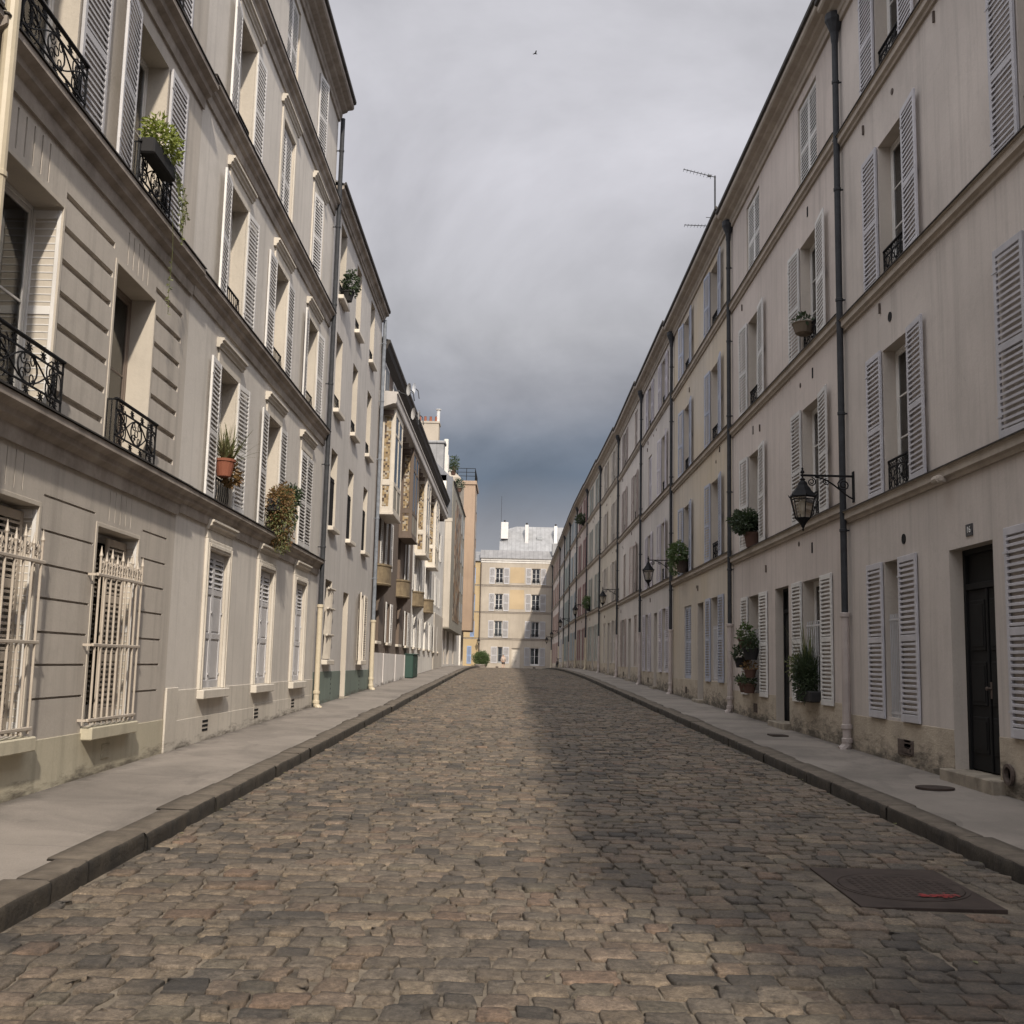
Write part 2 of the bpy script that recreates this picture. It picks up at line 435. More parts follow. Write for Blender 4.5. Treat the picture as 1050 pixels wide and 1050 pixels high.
# ------------------------------------------------------------------ mesh builder
class MB:
    def __init__(s): s.v = []; s.f = []; s.mi = []; s.k = 0
    def mat(s, k): s.k = k; return s
    def face(s, pts):
        b = len(s.v); s.v += [tuple(p) for p in pts]
        s.f.append(tuple(range(b, b + len(pts)))); s.mi.append(s.k)
    def grid(s, verts, faces):
        b = len(s.v); s.v += [tuple(p) for p in verts]
        for f in faces: s.f.append(tuple(b + i for i in f)); s.mi.append(s.k)
    def box(s, x0, x1, y0, y1, z0, z1):
        V = [(x0, y0, z0), (x1, y0, z0), (x1, y1, z0), (x0, y1, z0), (x0, y0, z1), (x1, y0, z1), (x1, y1, z1), (x0, y1, z1)]
        s.grid(V, [(0, 3, 2, 1), (4, 5, 6, 7), (0, 1, 5, 4), (1, 2, 6, 5), (2, 3, 7, 6), (3, 0, 4, 7)])
    def bbox(s, x0, x1, y0, y1, z0, z1, b=.008):
        """box with chamfered edges"""
        b = min(b, (x1 - x0) * .45, (y1 - y0) * .45, (z1 - z0) * .45)
        V = []
        for sx in (0, 1):
            for sy in (0, 1):
                for sz in (0, 1):
                    X = (x0, x1)[sx]; Y = (y0, y1)[sy]; Z = (z0, z1)[sz]
                    dx, dy, dz = (b if sx == 0 else -b), (b if sy == 0 else -b), (b if sz == 0 else -b)
                    V += [(X, Y + dy, Z + dz), (X + dx, Y, Z + dz), (X + dx, Y + dy, Z)]
        def i(sx, sy, sz, k): return ((sx * 2 + sy) * 2 + sz) * 3 + k
        F = []
        for q in (0, 1):
            F.append([i(q, 0, 0, 0), i(q, 1, 0, 0), i(q, 1, 1, 0), i(q, 0, 1, 0)])
            F.append([i(0, q, 0, 1), i(1, q, 0, 1), i(1, q, 1, 1), i(0, q, 1, 1)])
            F.append([i(0, 0, q, 2), i(1, 0, q, 2), i(1, 1, q, 2), i(0, 1, q, 2)])
        for a in (0, 1):
            for c in (0, 1):
                F.append([i(a, c, 0, 0), i(a, c, 1, 0), i(a, c, 1, 1), i(a, c, 0, 1)])
                F.append([i(a, 0, c, 0), i(a, 1, c, 0), i(a, 1, c, 2), i(a, 0, c, 2)])
                F.append([i(0, a, c, 1), i(1, a, c, 1), i(1, a, c, 2), i(0, a, c, 2)])
        for a in (0, 1):
            for c in (0, 1):
                for d in (0, 1): F.append([i(a, c, d, 0), i(a, c, d, 1), i(a, c, d, 2)])
        s.grid(V, F)
    def prof(s, P, x0, x1):
        """extrude closed profile [(n,z)] (n = outwards) along local x, capped"""
        n = len(P)
        V = [(x0, -a, z) for a, z in P] + [(x1, -a, z) for a, z in P]
        F = [(i, (i + 1) % n, n + (i + 1) % n, n + i) for i in range(n)]
        s.grid(V, F + [tuple(range(n)), tuple(range(2 * n - 1, n - 1, -1))])
    def tube(s, pts, r, n=6, cap=True, r1=None):
        pts = [Vector(p) for p in pts]
        V = []; F = []; up = Vector((.13, .97, .2))
        L = len(pts)
        for i, p in enumerate(pts):
            t = (pts[min(i + 1, L - 1)] - pts[max(i - 1, 0)])
            t = t.normalized() if t.length > 1e-9 else Vector((0, 0, 1))
            a = t.cross(up)
            if a.length < 1e-3: a = t.cross(Vector((1, 0, 0)))
            a.normalize(); b = t.cross(a)
            rr = r if r1 is None else r + (r1 - r) * i / (L - 1)
            for k in range(n):
                w = 2 * math.pi * (k + .5) / n
                V.append(p + a * (rr * math.cos(w)) + b * (rr * math.sin(w)))
        for i in range(L - 1):
            for k in range(n):
                F.append((i * n + k, i * n + (k + 1) % n, (i + 1) * n + (k + 1) % n, (i + 1) * n + k))
        if cap: F += [tuple(range(n)), tuple(range((L - 1) * n, L * n))]
        s.grid(V, F)
    def lathe(s, prof, c=(0, 0, 0), n=12, rot=0.0, axis='z'):
        V = []; F = []
        for r, z in prof:
            for k in range(n):
                w = 2 * math.pi * k / n + rot
                if axis == 'z': V.append((c[0] + r * math.cos(w), c[1] + r * math.sin(w), c[2] + z))
                elif axis == 'y': V.append((c[0] + r * math.cos(w), c[1] + z, c[2] + r * math.sin(w)))
                else: V.append((c[0] + z, c[1] + r * math.cos(w), c[2] + r * math.sin(w)))
        L = len(prof)
        for i in range(L - 1):
            for k in range(n): F.append((i * n + k, i * n + (k + 1) % n, (i + 1) * n + (k + 1) % n, (i + 1) * n + k))
        F += [tuple(range(n)), tuple(range((L - 1) * n, L * n))]
        s.grid(V, F)
    def mesh(s, name, mats, smooth=False):
        me = bpy.data.meshes.new(name)
        me.from_pydata(s.v, [], s.f)
        for m in mats: me.materials.append(M(m))
        if len(mats) > 1: me.polygons.foreach_set('material_index', s.mi)
        if smooth: me.polygons.foreach_set('use_smooth', [True] * len(s.f))
        me.update()
        return me

def link(name, me, parent=None, loc=(0, 0, 0), rz=0.0, rot=None):
    o = bpy.data.objects.new(name, me); col.objects.link(o)
    o.location = loc
    o.rotation_euler = rot if rot else (0, 0, rz)
    if parent: o.parent = parent
    return o
def part(name, mb, mats, parent, loc=(0, 0, 0), rz=0.0, smooth=False):
    if isinstance(mats, str): mats = [mats]
    return link(name, mb.mesh(name, mats, smooth), parent, loc, rz)
CACHE = {}
def shared(name, key, build, mats, parent, loc=(0, 0, 0), rz=0.0, smooth=False):
    if isinstance(mats, str): mats = [mats]
    k = (name, key, tuple(mats))
    if k not in CACHE:
        mb = MB(); build(mb); CACHE[k] = mb.mesh(name, mats, smooth)
    return link(name, CACHE[k], parent, loc, rz)
def thing(name, label, cat, loc=(0, 0, 0), rz=0.0, group=None):
    o = bpy.data.objects.new(name, None); col.objects.link(o)
    o.empty_display_size = .3
    o.location = loc; o.rotation_euler = (0, 0, rz)
    o['label'] = label; o['category'] = cat
    if group: o['group'] = group
    return o
def tag(o, label, cat, group=None):
    o['label'] = label; o['category'] = cat
    if group: o['group'] = group
    return o
def struct(o): o['kind'] = 'structure'; return o

def np_mesh(name, V, Q, T, mats, smooth=True, colors=None, mi=None):
    me = bpy.data.meshes.new(name)
    nq, nt = len(Q), len(T)
    me.vertices.add(len(V)); me.vertices.foreach_set('co', np.asarray(V, np.float32).ravel())
    loops = np.concatenate([np.asarray(Q, np.int32).ravel(), np.asarray(T, np.int32).ravel()])
    me.loops.add(len(loops)); me.loops.foreach_set('vertex_index', loops)
    me.polygons.add(nq + nt)
    starts = np.concatenate([np.arange(nq) * 4, nq * 4 + np.arange(nt) * 3]).astype(np.int32)
    me.polygons.foreach_set('loop_start', starts)
    if smooth: me.polygons.foreach_set('use_smooth', np.ones(nq + nt, bool))
    for m in mats: me.materials.append(M(m))
    if mi is not None: me.polygons.foreach_set('material_index', np.asarray(mi, np.int32))
    me.update(calc_edges=True)
    if colors is not None:
        a = me.color_attributes.new('stone_color', 'FLOAT_COLOR', 'POINT')
        a.data.foreach_set('color', np.asarray(colors, np.float32).ravel())
    me.validate()
    return me

# ------------------------------------------------------------------ ground, road, pavements
mb = MB()
mb.face([(-3000, -3000, -1.6), (3000, -3000, -1.6), (3000, 3000, -1.6), (-3000, 3000, -1.6)])
struct(part('ground', mb, 'dark ground', None))

def road_z(x, y):
    a, b = XKL, xkr(y)
    u = (x - (a + b) / 2) / ((b - a) / 2)
    return g(y) + .035 * (1 - u * u) - .012

def build_road():
    V = []; Q = []; T = []; C = []; mi = []
    # bed sheet
    ys = np.concatenate([np.arange(-40, 141, 1.0), [141.2]]); xs = np.linspace(0, 1, 15)
    nb = len(xs)
    for y in ys:
        a, b = XKL - .05, xkr(y) + .05
        if y > 104.6: a, b = -6.0, xkr(y) + .05
        for u in xs:
            x = a + (b - a) * u
            V.append((x, y, road_z(min(max(x, XKL), xkr(y)), y) - .019))
    for i in range(len(ys) - 1):
        for k in range(nb - 1):
            Q.append((i * nb + k, i * nb + k + 1, (i + 1) * nb + k + 1, (i + 1) * nb + k)); mi.append(1)
    base = len(V); V = [np.array(V)]; C.append(np.ones((base, 4)) * .1)
    Qs = [np.array(Q)]; Ts = []; mis = [np.array(mi)]; tmis = []
    pal = np.array([(.148, .122, .098), (.130, .110, .090), (.112, .096, .080), (.158, .128, .098), (.160, .126, .100),
                    (.088, .077, .067), (.150, .115, .088), (.072, .064, .057), (.185, .152, .115), (.122, .106, .084), (.150, .108, .082)])
    pw = np.array([.18, .17, .13, .12, .07, .08, .07, .05, .04, .06, .03]); pw /= pw.sum()
    y = 1.6; row = 0
    while y < 140.6:
        pitch = rng.uniform(.180, .222)
        near = y < 34
        TN = np.array([(1, -.78), (1, 0), (1, .78), (.93, 1), (.5, 1), (0, 1), (-.5, 1), (-.93, 1), (-1, .78), (-1, 0), (-1, -.78), (-.93, -1), (-.5, -1), (0, -1), (.5, -1), (.93, -1)])
        TF = np.array([(1, -.85), (1, .85), (.92, 1), (-.92, 1), (-1, .85), (-1, -.85), (-.92, -1), (.92, -1)])
        TT = TN if near else TF
        K = len(TT)
        xa, xb = XKL + .015, xkr(y) - .015
        if y > 104.8: xa = -5.9
        x = xa - rng.uniform(0, .2)
        cells = []
        while x < xb:
            w = rng.choice([rng.uniform(.14, .21), rng.uniform(.19, .26), rng.uniform(.26, .34)], p=[.42, .46, .12])
            c0, c1 = max(x, xa), min(x + w, xb)
            if c1 - c0 > .07: cells.append((c0, c1))
            x += w
        if cells:
            c = np.array(cells); n = len(c)
            cx = c.mean(1); hw = (c[:, 1] - c[:, 0]) / 2 - rng.choice([.005, .008, .013, .022], n, p=[.3, .35, .25, .1])
            wave = .030 * np.sin(cx * .9 + y * .11) + .012 * np.sin(cx * 2.3 + y * .4)
            cy = y + pitch / 2 + wave + rng.normal(0, .006, n)
            hh = pitch / 2 - rng.uniform(.0045, .0115, n)
            keep = ~((np.abs(cx - 2.885) < .52 + hw) & (np.abs(cy - 8.35) < .72))
            cx, hw, cy, hh = cx[keep], hw[keep], cy[keep], hh[keep]; n = len(cx)
            if n:
                ox, oy = TT[:, 0], TT[:, 1]
                sh = rng.normal(0, .16, n); tp = rng.normal(0, .05, n)
                chip = np.where(rng.random((n, K)) < .16, rng.uniform(.004, .022, (n, K)), 0.0)
                px = cx[:, None] + hw[:, None] * ox * (1 + tp[:, None] * oy) + sh[:, None] * hh[:, None] * oy * .5 + rng.normal(0, .0045, (n, K)) - chip * np.sign(ox) * (np.abs(ox) > .9)
                py = cy[:, None] + hh[:, None] * oy + rng.normal(0, .0026, (n, K)) - chip * .6 * np.sign(oy) * (np.abs(oy) > .9)
                zt = np.array([road_z(min(max(a, XKL), xkr(b)), b) for a, b in zip(cx, cy)])
                dz = rng.normal(0, .0048, n); tx = rng.normal(0, .022, n); ty = rng.normal(0, .028, n)
                sl = np.array([(g(b + .5) - g(b - .5)) for b in cy])
                def ring(s, d):
                    X = cx[:, None] + (px - cx[:, None]) * s; Y = cy[:, None] + (py - cy[:, None]) * s
                    Z = (zt + dz)[:, None] + tx[:, None] * (X - cx[:, None]) + (ty + sl)[:, None] * (Y - cy[:, None]) - d
                    return X, Y, Z
                if near: rings = [ring(1.0, .045), ring(.992, .010), ring(.955, .001), ring(.55, .0)]
                else: rings = [ring(1.0, .040), ring(.94, .003)]
                nr = len(rings); per = nr * K + 1
                A = np.zeros((n, per, 3))
                for i, (X, Y, Z) in enumerate(rings):
                    if near: Z = Z + rng.normal(0, (0, .0015, .0010, .0022)[i], Z.shape)
                    A[:, i * K:(i + 1) * K, 0] = X; A[:, i * K:(i + 1) * K, 1] = Y; A[:, i * K:(i + 1) * K, 2] = Z
                A[:, -1, 0] = cx; A[:, -1, 1] = cy; A[:, -1, 2] = zt + dz + (.0015 if near else -.001)
                q = []
                for i in range(nr - 1):
                    for k in range(K): q.append((i * K + k, i * K + (k + 1) % K, (i + 1) * K + (k + 1) % K, (i + 1) * K + k))
                t = [((nr - 1) * K + k, (nr - 1) * K + (k + 1) % K, per - 1) for k in range(K)]
                off = base + np.arange(n)[:, None, None] * per
                Qs.append((np.array(q)[None] + off).reshape(-1, 4)); Ts.append((np.array(t)[None] + off).reshape(-1, 3))
                mis.append(np.zeros(n * len(q), int)); tmis.append(np.zeros(n * len(t), int))
                cc = pal[rng.choice(len(pal), n, p=pw)] * rng.uniform(.82, 1.18, (n, 1))
                cc = np.concatenate([cc, np.ones((n, 1))], 1)
                C.append(np.repeat(cc, per, 0)); V.append(A.reshape(-1, 3)); base += n * per
        y += pitch; row += 1
    V = np.concatenate(V); C = np.concatenate(C); Q = np.concatenate(Qs); T = np.concatenate(Ts)
    me = np_mesh('road', V, Q, T, ['cobble stone', 'sand joint'], False, C, np.concatenate(mis + tmis))
    struct(link('road', me))
build_road()

def strip(name, xa, xb, za, zb, mat, y0=-40, y1=139.5, step=1.0, nx=4):
    V = []; Q = []
    ys = np.arange(y0, y1 + .01, step)
    for y in ys:
        for u in np.linspace(0, 1, nx):
            V.append((xa(y) + (xb(y) - xa(y)) * u, y, g(y) + za + (zb - za) * u))
    for i in range(len(ys) - 1):
        for k in range(nx - 1): Q.append((i * nx + k, i * nx + k + 1, (i + 1) * nx + k + 1, (i + 1) * nx + k))
    me = np_mesh(name, np.array(V), np.array(Q), np.zeros((0, 3), int), [mat], False)
    return struct(link(name, me))
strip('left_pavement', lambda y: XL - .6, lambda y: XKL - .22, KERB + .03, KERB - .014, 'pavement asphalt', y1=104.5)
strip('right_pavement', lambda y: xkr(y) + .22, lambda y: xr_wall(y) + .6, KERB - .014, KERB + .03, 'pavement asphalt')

def kerb(name, xf, side, y1):
    """granite kerb stones: flat top flush with the pavement, sharp worn arris, dirty upright face"""
    V = []; Q = []; mi = []
    y = -40.0
    while y < y1:
        L = rng.uniform(.62, 1.25)
        ya, yb = y + .002, y + L - .002
        off = rng.normal(0, .007); dz = rng.normal(0, .0035); wd = .30 + rng.normal(0, .03)
        secs = [ya, ya + .02] + list(np.linspace(ya, yb, 8)[1:-1]) + [yb - .02, yb]
        b0 = len(V); n = 8; ns = len(secs)
        for si, yy in enumerate(secs):
            e = 1 if si in (0, ns - 1) else 0
            P = [(0.0, -.09), (0.0, .05), (.002, .098), (.010, KERB - .010), (.024, KERB), (wd * .5, KERB + .003), (wd, KERB + .002), (wd, -.09)]
            for k, (q, z) in enumerate(P):
                jn = rng.normal(0, .0035) if 0 < k < 5 else 0; jz = rng.normal(0, .0022) if 1 < k < 6 else 0
                V.append((xf(yy) + side * (q + off + jn + (.006 if e and k < 5 else 0)), yy, g(yy) + z + dz + jz - (.008 if e and 2 < k < 7 else 0)))
        for i in range(ns - 1):
            for k in range(n - 1):
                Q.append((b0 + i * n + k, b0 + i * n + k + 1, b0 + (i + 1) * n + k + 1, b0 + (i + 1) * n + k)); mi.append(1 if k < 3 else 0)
        for s_ in (0, ns - 1):
            o = b0 + s_ * n
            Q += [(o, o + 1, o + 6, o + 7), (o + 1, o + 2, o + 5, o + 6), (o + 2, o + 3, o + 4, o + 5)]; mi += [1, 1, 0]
        y += L
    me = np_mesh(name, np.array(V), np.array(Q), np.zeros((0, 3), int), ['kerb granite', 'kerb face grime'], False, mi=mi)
    struct(link(name, me))
kerb('left_kerb', lambda y: XKL, -1, 104)
kerb('right_kerb', xkr, 1, 138.5)

# ------------------------------------------------------------------ facade pieces (local frame: x along facade, -y outwards, z up)
def wall(root, W, z0, H, holes, mat, reveal_mat='reveal render', depth=8.0, name='wall', body=True, x0=0.0, grooves=()):
    mb = MB()
    allh = list(holes) + list(grooves)
    xs = sorted({x0, x0 + W} | {h[0] for h in allh} | {h[1] for h in allh})
    zs = sorted({z0, H} | {h[2] for h in allh} | {h[3] for h in allh})
    for i in range(len(xs) - 1):
        for k in range(len(zs) - 1):
            cx, cz = (xs[i] + xs[i + 1]) / 2, (zs[k] + zs[k + 1]) / 2
            if any(h[0] < cx < h[1] and h[2] < cz < h[3] for h in allh): continue
            mb.face([(xs[i], 0, zs[k]), (xs[i + 1], 0, zs[k]), (xs[i + 1], 0, zs[k + 1]), (xs[i], 0, zs[k + 1])])
    for a, b, c, d, r in grooves:
        mb.face([(a, 0, c), (a, r, c), (a, r, d), (a, 0, d)]); mb.face([(b, 0, c), (b, 0, d), (b, r, d), (b, r, c)])
        mb.face([(a, 0, d), (a, r, d), (b, r, d), (b, 0, d)]); mb.face([(a, 0, c), (b, 0, c), (b, r, c), (a, r, c)])
        mb.face([(a, r, c), (b, r, c), (b, r, d), (a, r, d)])
    for h in holes:
        a, b, c, d = h[:4]; r = h[4] if len(h) > 4 else .26
        mb.mat(1)
        mb.face([(a, 0, c), (a, r, c), (a, r, d), (a, 0, d)]); mb.face([(b, 0, c), (b, 0, d), (b, r, d), (b, r, c)])
        mb.face([(a, 0, d), (a, r, d), (b, r, d), (b, 0, d)]); mb.face([(a, 0, c), (b, 0, c), (b, r, c), (a, r, c)])
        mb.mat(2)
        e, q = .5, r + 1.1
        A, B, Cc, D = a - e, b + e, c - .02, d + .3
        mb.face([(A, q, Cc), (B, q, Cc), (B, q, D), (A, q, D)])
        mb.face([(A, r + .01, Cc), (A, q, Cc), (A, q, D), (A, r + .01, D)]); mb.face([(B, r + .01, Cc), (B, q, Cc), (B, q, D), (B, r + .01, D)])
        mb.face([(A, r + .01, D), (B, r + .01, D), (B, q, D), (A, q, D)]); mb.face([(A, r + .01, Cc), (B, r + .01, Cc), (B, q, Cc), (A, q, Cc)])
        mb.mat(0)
    if body:
        a, b = x0, x0 + W
        mb.face([(a, 0, z0), (a, depth, z0), (a, depth, H), (a, 0, H)]); mb.face([(b, 0, z0), (b, depth, z0), (b, depth, H), (b, 0, H)])
        mb.face([(a, depth, z0), (b, depth, z0), (b, depth, H), (a, depth, H)])
        mb.face([(a, 0, H), (b, 0, H), (b, depth, H), (a, depth, H)])
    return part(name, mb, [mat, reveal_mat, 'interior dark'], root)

def ledge(root, x0, x1, z, mat='ledge stone', p=.12, h=.19, flash=True, name='ledge', heavy=False):
    mb = MB()
    if heavy:
        P = [(0, -h), (.035, -h), (.045, -h * .80), (.045, -h * .62), (p * .55, -h * .50), (p * .62, -h * .34), (p * .9, -h * .26), (p, -h * .22), (p, -.02), (0, 0)]
    else:
        P = [(0, -h), (p * .35, -h), (p * .42, -h * .82), (p * .45, -h * .78), (p * .8, -h * .66), (p * .8, -.03), (p, -.022), (p, -.006), (0, .008)]
    mb.prof(P, x0, x1)
    o = part(name, mb, mat, root)
    o.location.z = z
    if flash:
        f = MB(); f.prof([(0, .009), (p + .004, -.003), (p + .018, -.012), (p + .018, .004), (p, .014), (0, .026)], x0 - .002, x1 + .002)
        part('flashing', f, 'flashing', o)
    return o

def cornice(root, x0, x1, z, p=.36, h=.42, mat='ledge stone', gutter=True):
    mb = MB()
    P = [(0, -h), (.05, -h), (.06, -h * .8), (.09, -h * .74), (.10, -h * .55), (p * .55, -h * .45), (p * .62, -h * .34), (p * .92, -h * .30), (p, -h * .22), (p, 0), (0, 0)]
    mb.prof(P, x0, x1)
    o = part('cornice', mb, mat, root)
    o.location.z = z
    if gutter:
        f = MB(); f.prof([(0, .003), (p + .01, .003), (p + .05, .02), (p + .055, .09), (p + .03, .095), (p, .06), (0, .10)], x0, x1)
        part('gutter', f, 'flashing', o)
    return o

def b_frame(w, h, rows, leaves, t=.05):
    def f(mb):
        a = w / 2
        mb.bbox(-a, -a + t, 0, .06, 0, h, .006); mb.bbox(a - t, a, 0, .06, 0, h, .006)
        mb.bbox(-a + t, a - t, 0, .06, h - t, h, .006); mb.bbox(-a + t, a - t, 0, .06, 0, t * .8, .006)
        iw = (w - 2 * t) / leaves
        for k in range(leaves):
            x0 = -a + t + k * iw; x1 = x0 + iw
            s = .045
            mb.bbox(x0 + .002, x0 + s, .008, .05, t * .8, h - t, .005); mb.bbox(x1 - s, x1 - .002, .008, .05, t * .8, h - t, .005)
            mb.bbox(x0 + s, x1 - s, .008, .05, t * .8, t * .8 + .16, .005); mb.bbox(x0 + s, x1 - s, .008, .05, h - t - .05, h - t, .005)
            for r in range(1, rows):
                z = t * .8 + .16 + (h - t - .05 - t * .8 - .16) * r / rows
                mb.bbox(x0 + s, x1 - s, .014, .042, z - .013, z + .013, .003)
    return f
def b_pane(w, h):
    def f(mb): mb.box(-w / 2 + .05, w / 2 - .05, .024, .030, .05, h - .05)
    return f
def b_curtain(w, h, k):
    def f(mb):
        for (a, b) in ((-w / 2 + .02, -w * (.12 + .06 * k)), (w * (.10 + .05 * k), w / 2 - .02)):
            n = 18
            V = []; F = []
            for i in range(n + 1):
                u = i / n; x = a + (b - a) * u; y = .16 + .025 * math.sin(u * 24 + k)
                V += [(x, y, .05), (x, y, h - .03)]
            for i in range(n): F.append((2 * i, 2 * i + 2, 2 * i + 3, 2 * i + 1))
            mb.grid(V, F)
    return f

def b_louver(w, h, rails=(.5,), pitch=.074, st=.062):
    """louvred shutter, origin lower left, thickness .036 outwards"""
    def f(mb):
        y0, y1 = -.036, 0
        mb.bbox(0, st, y0, y1, 0, h, .005); mb.bbox(w - st, w, y0, y1, 0, h, .005)
        zs = [0] + [h * r for r in rails] + [h]
        bands = []
        edges = []
        for i, z in enumerate(zs):
            if i == 0: a, b = 0, .11
            elif i == len(zs) - 1: a, b = h - .09, h
            else: a, b = z - .045, z + .045
            edges.append((a, b)); mb.bbox(st, w - st, y0 + .001, y1 - .001, a, b, .005)
        for i in range(len(zs) - 1):
            za, zb = edges[i][1], edges[i + 1][0]
            n = max(2, int(round((zb - za) / pitch)))
            p_ = (zb - za) / n
            for k in range(n):
                z = za + p_ * k + p_ * .22
                f_ = p_ * .46
                V = []
                for x in (st - .005, w - st + .005):
                    V += [(x, -.034, z), (x, -.006, z + p_ * .34), (x, -.006, z + p_ * .34 + .010), (x, -.026, z + f_), (x, -.034, z + f_ * .85)]
                mb.grid(V, [(0, 1, 2, 3, 4), (5, 6, 7, 8, 9), (0, 1, 6, 5), (1, 2, 7, 6), (2, 3, 8, 7), (3, 4, 9, 8), (4, 0, 5, 9)])
        # hinges and catch
        for z in (h * .12, h * .88): mb.box(-.02, .10, -.042, -.036, z - .012, z + .012)
    return f
def b_panel_shutter(w, h):
    def f(mb):
        st = .06; y0, y1 = -.036, 0
        mb.bbox(0, st, y0, y1, 0, h, .005); mb.bbox(w - st, w, y0, y1, 0, h, .005)
        cuts = [0, .12, h * .36, h * .36 + .09, h * .685, h * .685 + .09, h - .10, h]
        for a, b in ((cuts[0], cuts[1]), (cuts[2], cuts[3]), (cuts[4], cuts[5]), (cuts[6], cuts[7])): mb.bbox(st, w - st, y0, y1, a, b, .005)
        for a, b in ((cuts[1], cuts[2]), (cuts[3], cuts[4])):
            mb.box(st, w - st, -.018, -.002, a, b)
            mb.bbox(st + .03, w - st - .03, -.028, -.018, a + .03, b - .035, .008)
        n = 6
        for k in range(n):
            z = cuts[5] + (cuts[6] - cuts[5]) * (k + .5) / n
            V = []
            for x in (st, w - st):
                V += [(x, -.036, z - .028), (x, -.004, z + .020), (x, -.004, z + .030), (x, -.036, z - .018)]
            mb.grid(V, [(0, 1, 2, 3), (4, 5, 6, 7), (0, 1, 5, 4), (1, 2, 6, 5), (2, 3, 7, 6), (3, 0, 4, 7)])
        for z in (.2, h * .55): mb.box(w - .05, w + .03, -.05, -.036, z, z + .03)
    return f

def spiral(cx, cz, r, a0, turns, y=0, n=18, shrink=.25):
    out = []
    for i in range(n + 1):
        u = i / n; rr = r * (1 - (1 - shrink) * u); a = a0 + 2 * math.pi * turns * u
        out.append((cx + rr * math.cos(a), y, cz + rr * math.sin(a)))
    return out
def ell(cx, cz, rx, rz, y=0, n=20):
    return [(cx + rx * math.cos(2 * math.pi * i / n), y, cz + rz * math.sin(2 * math.pi * i / n)) for i in range(n + 1)]

def b_guard(w, h):
    def f(mb):
        r = .008; a = w / 2
        mb.bbox(-a, a, -.020, .020, h - .03, h, .006)
        for z in (.03, h - .13): mb.box(-a, a, -.009, .009, z, z + .016)
        for x in (-a + .01, a - .01, -a * .36, a * .36): mb.box(x - .008, x + .008, -.008, .008, 0, h - .03)
        cells = [(-a, -a * .36), (-a * .36, a * .36), (a * .36, a)]
        lo, hi = .046, h - .13
        for (p, q) in cells:
            c = (p + q) / 2; hw = (q - p) / 2 - .012; m = (lo + hi) / 2; hh = (hi - lo) / 2
            mb.tube(ell(c, m, hw * .55, hh * .92), r * .8, 4)
            for sx in (-1, 1):
                for sz in (-1, 1):
                    mb.tube(spiral(c + sx * hw * .55, m + sz * hh * .52, hw * .42, math.pi * (.5 if sx > 0 else .5) * sz, 1.2 * sx * -sz), r * .75, 4)
            mb.tube([(c - hw, 0, lo), (c, 0, m), (c + hw, 0, hi)], r * .7, 4); mb.tube([(c - hw, 0, hi), (c, 0, m), (c + hw, 0, lo)], r * .7, 4)
            mb.lathe([(.001, -.03), (.022, -.012), (.022, .012), (.001, .03)], (c, 0, m), 6)
        n = max(6, int(w / .09))
        for k in range(n):
            x = -a + (k + .5) * w / n
            mb.tube(ell(x, h - .080, .03, .032, n=8), .006, 4)
    return f

def b_ornate_guard(w, h):
    """tall French balcony front: top frieze, oval and cross scrolls, palmettes, short returns to the wall"""
    def f(mb):
        a = w / 2; r = .009; Y = 0
        mb.bbox(-a - .02, a + .02, -.022, .022, h - .028, h, .006)
        for z in (.02, .12, h - .14): mb.box(-a, a, -.009, .009, z, z + .016)
        for x in (-a, a - .016): mb.box(x, x + .016, -.009, .009, 0, h - .03)
        for x in (-a, a - .014):
            mb.box(x, x + .014, .0, .16, h - .03, h - .012); mb.box(x, x + .014, .0, .16, .02, .036); mb.box(x, x + .014, .145, .16, 0, h)
            for q in (.05, .10): mb.box(x, x + .012, q, q + .010, .02, h - .03)
        lo, hi = .136, h - .14; m = (lo + hi) / 2; hh = (hi - lo) / 2
        mb.tube(ell(0, m, a * .26, hh * .98), r, 5)
        mb.tube(ell(0, m, a * .07, hh * .30), r * .7, 4)
        for sx in (-1, 1):
            S = [(sx * a * (1 - u) * .98, 0, m + hh * math.cos(math.pi * u) * .98) for u in [i / 14 for i in range(15)]]
            mb.tube(S, r, 5); mb.tube([(x, 0, 2 * m - z) for x, _, z in S], r, 5)
            for sz in (-1, 1):
                mb.tube(spiral(sx * a * .66, m + sz * hh * .50, a * .17, sz * 1.2, 1.5 * sx * sz), r * .85, 5)
                mb.tube(spiral(sx * a * .13, m + sz * hh * .58, a * .09, 0, 1.3 * sx * sz), r * .7, 4)
                for k in range(7):
                    t = math.pi * (k / 6 - .5)
                    c = (sx * a * .72, 0, m + sz * hh * .12)
                    mb.tube([c, (c[0] + sx * .085 * math.cos(t), 0, c[2] + .07 * math.sin(t))], .011, 4, r1=.004)
            mb.tube(ell(sx * a * .86, m, a * .10, hh * .8), r * .8, 4)
        for zc in (.075, h - .085):
            n = max(3, int(w / .30))
            for k in range(n):
                x = -a + (k + .5) * w / n
                for j in range(8):
                    t = math.pi * 2 * j / 8
                    mb.tube([(x, 0, zc), (x + .075 * math.cos(t), 0, zc + .05 * math.sin(t))], .012, 4, r1=.004)
    return f

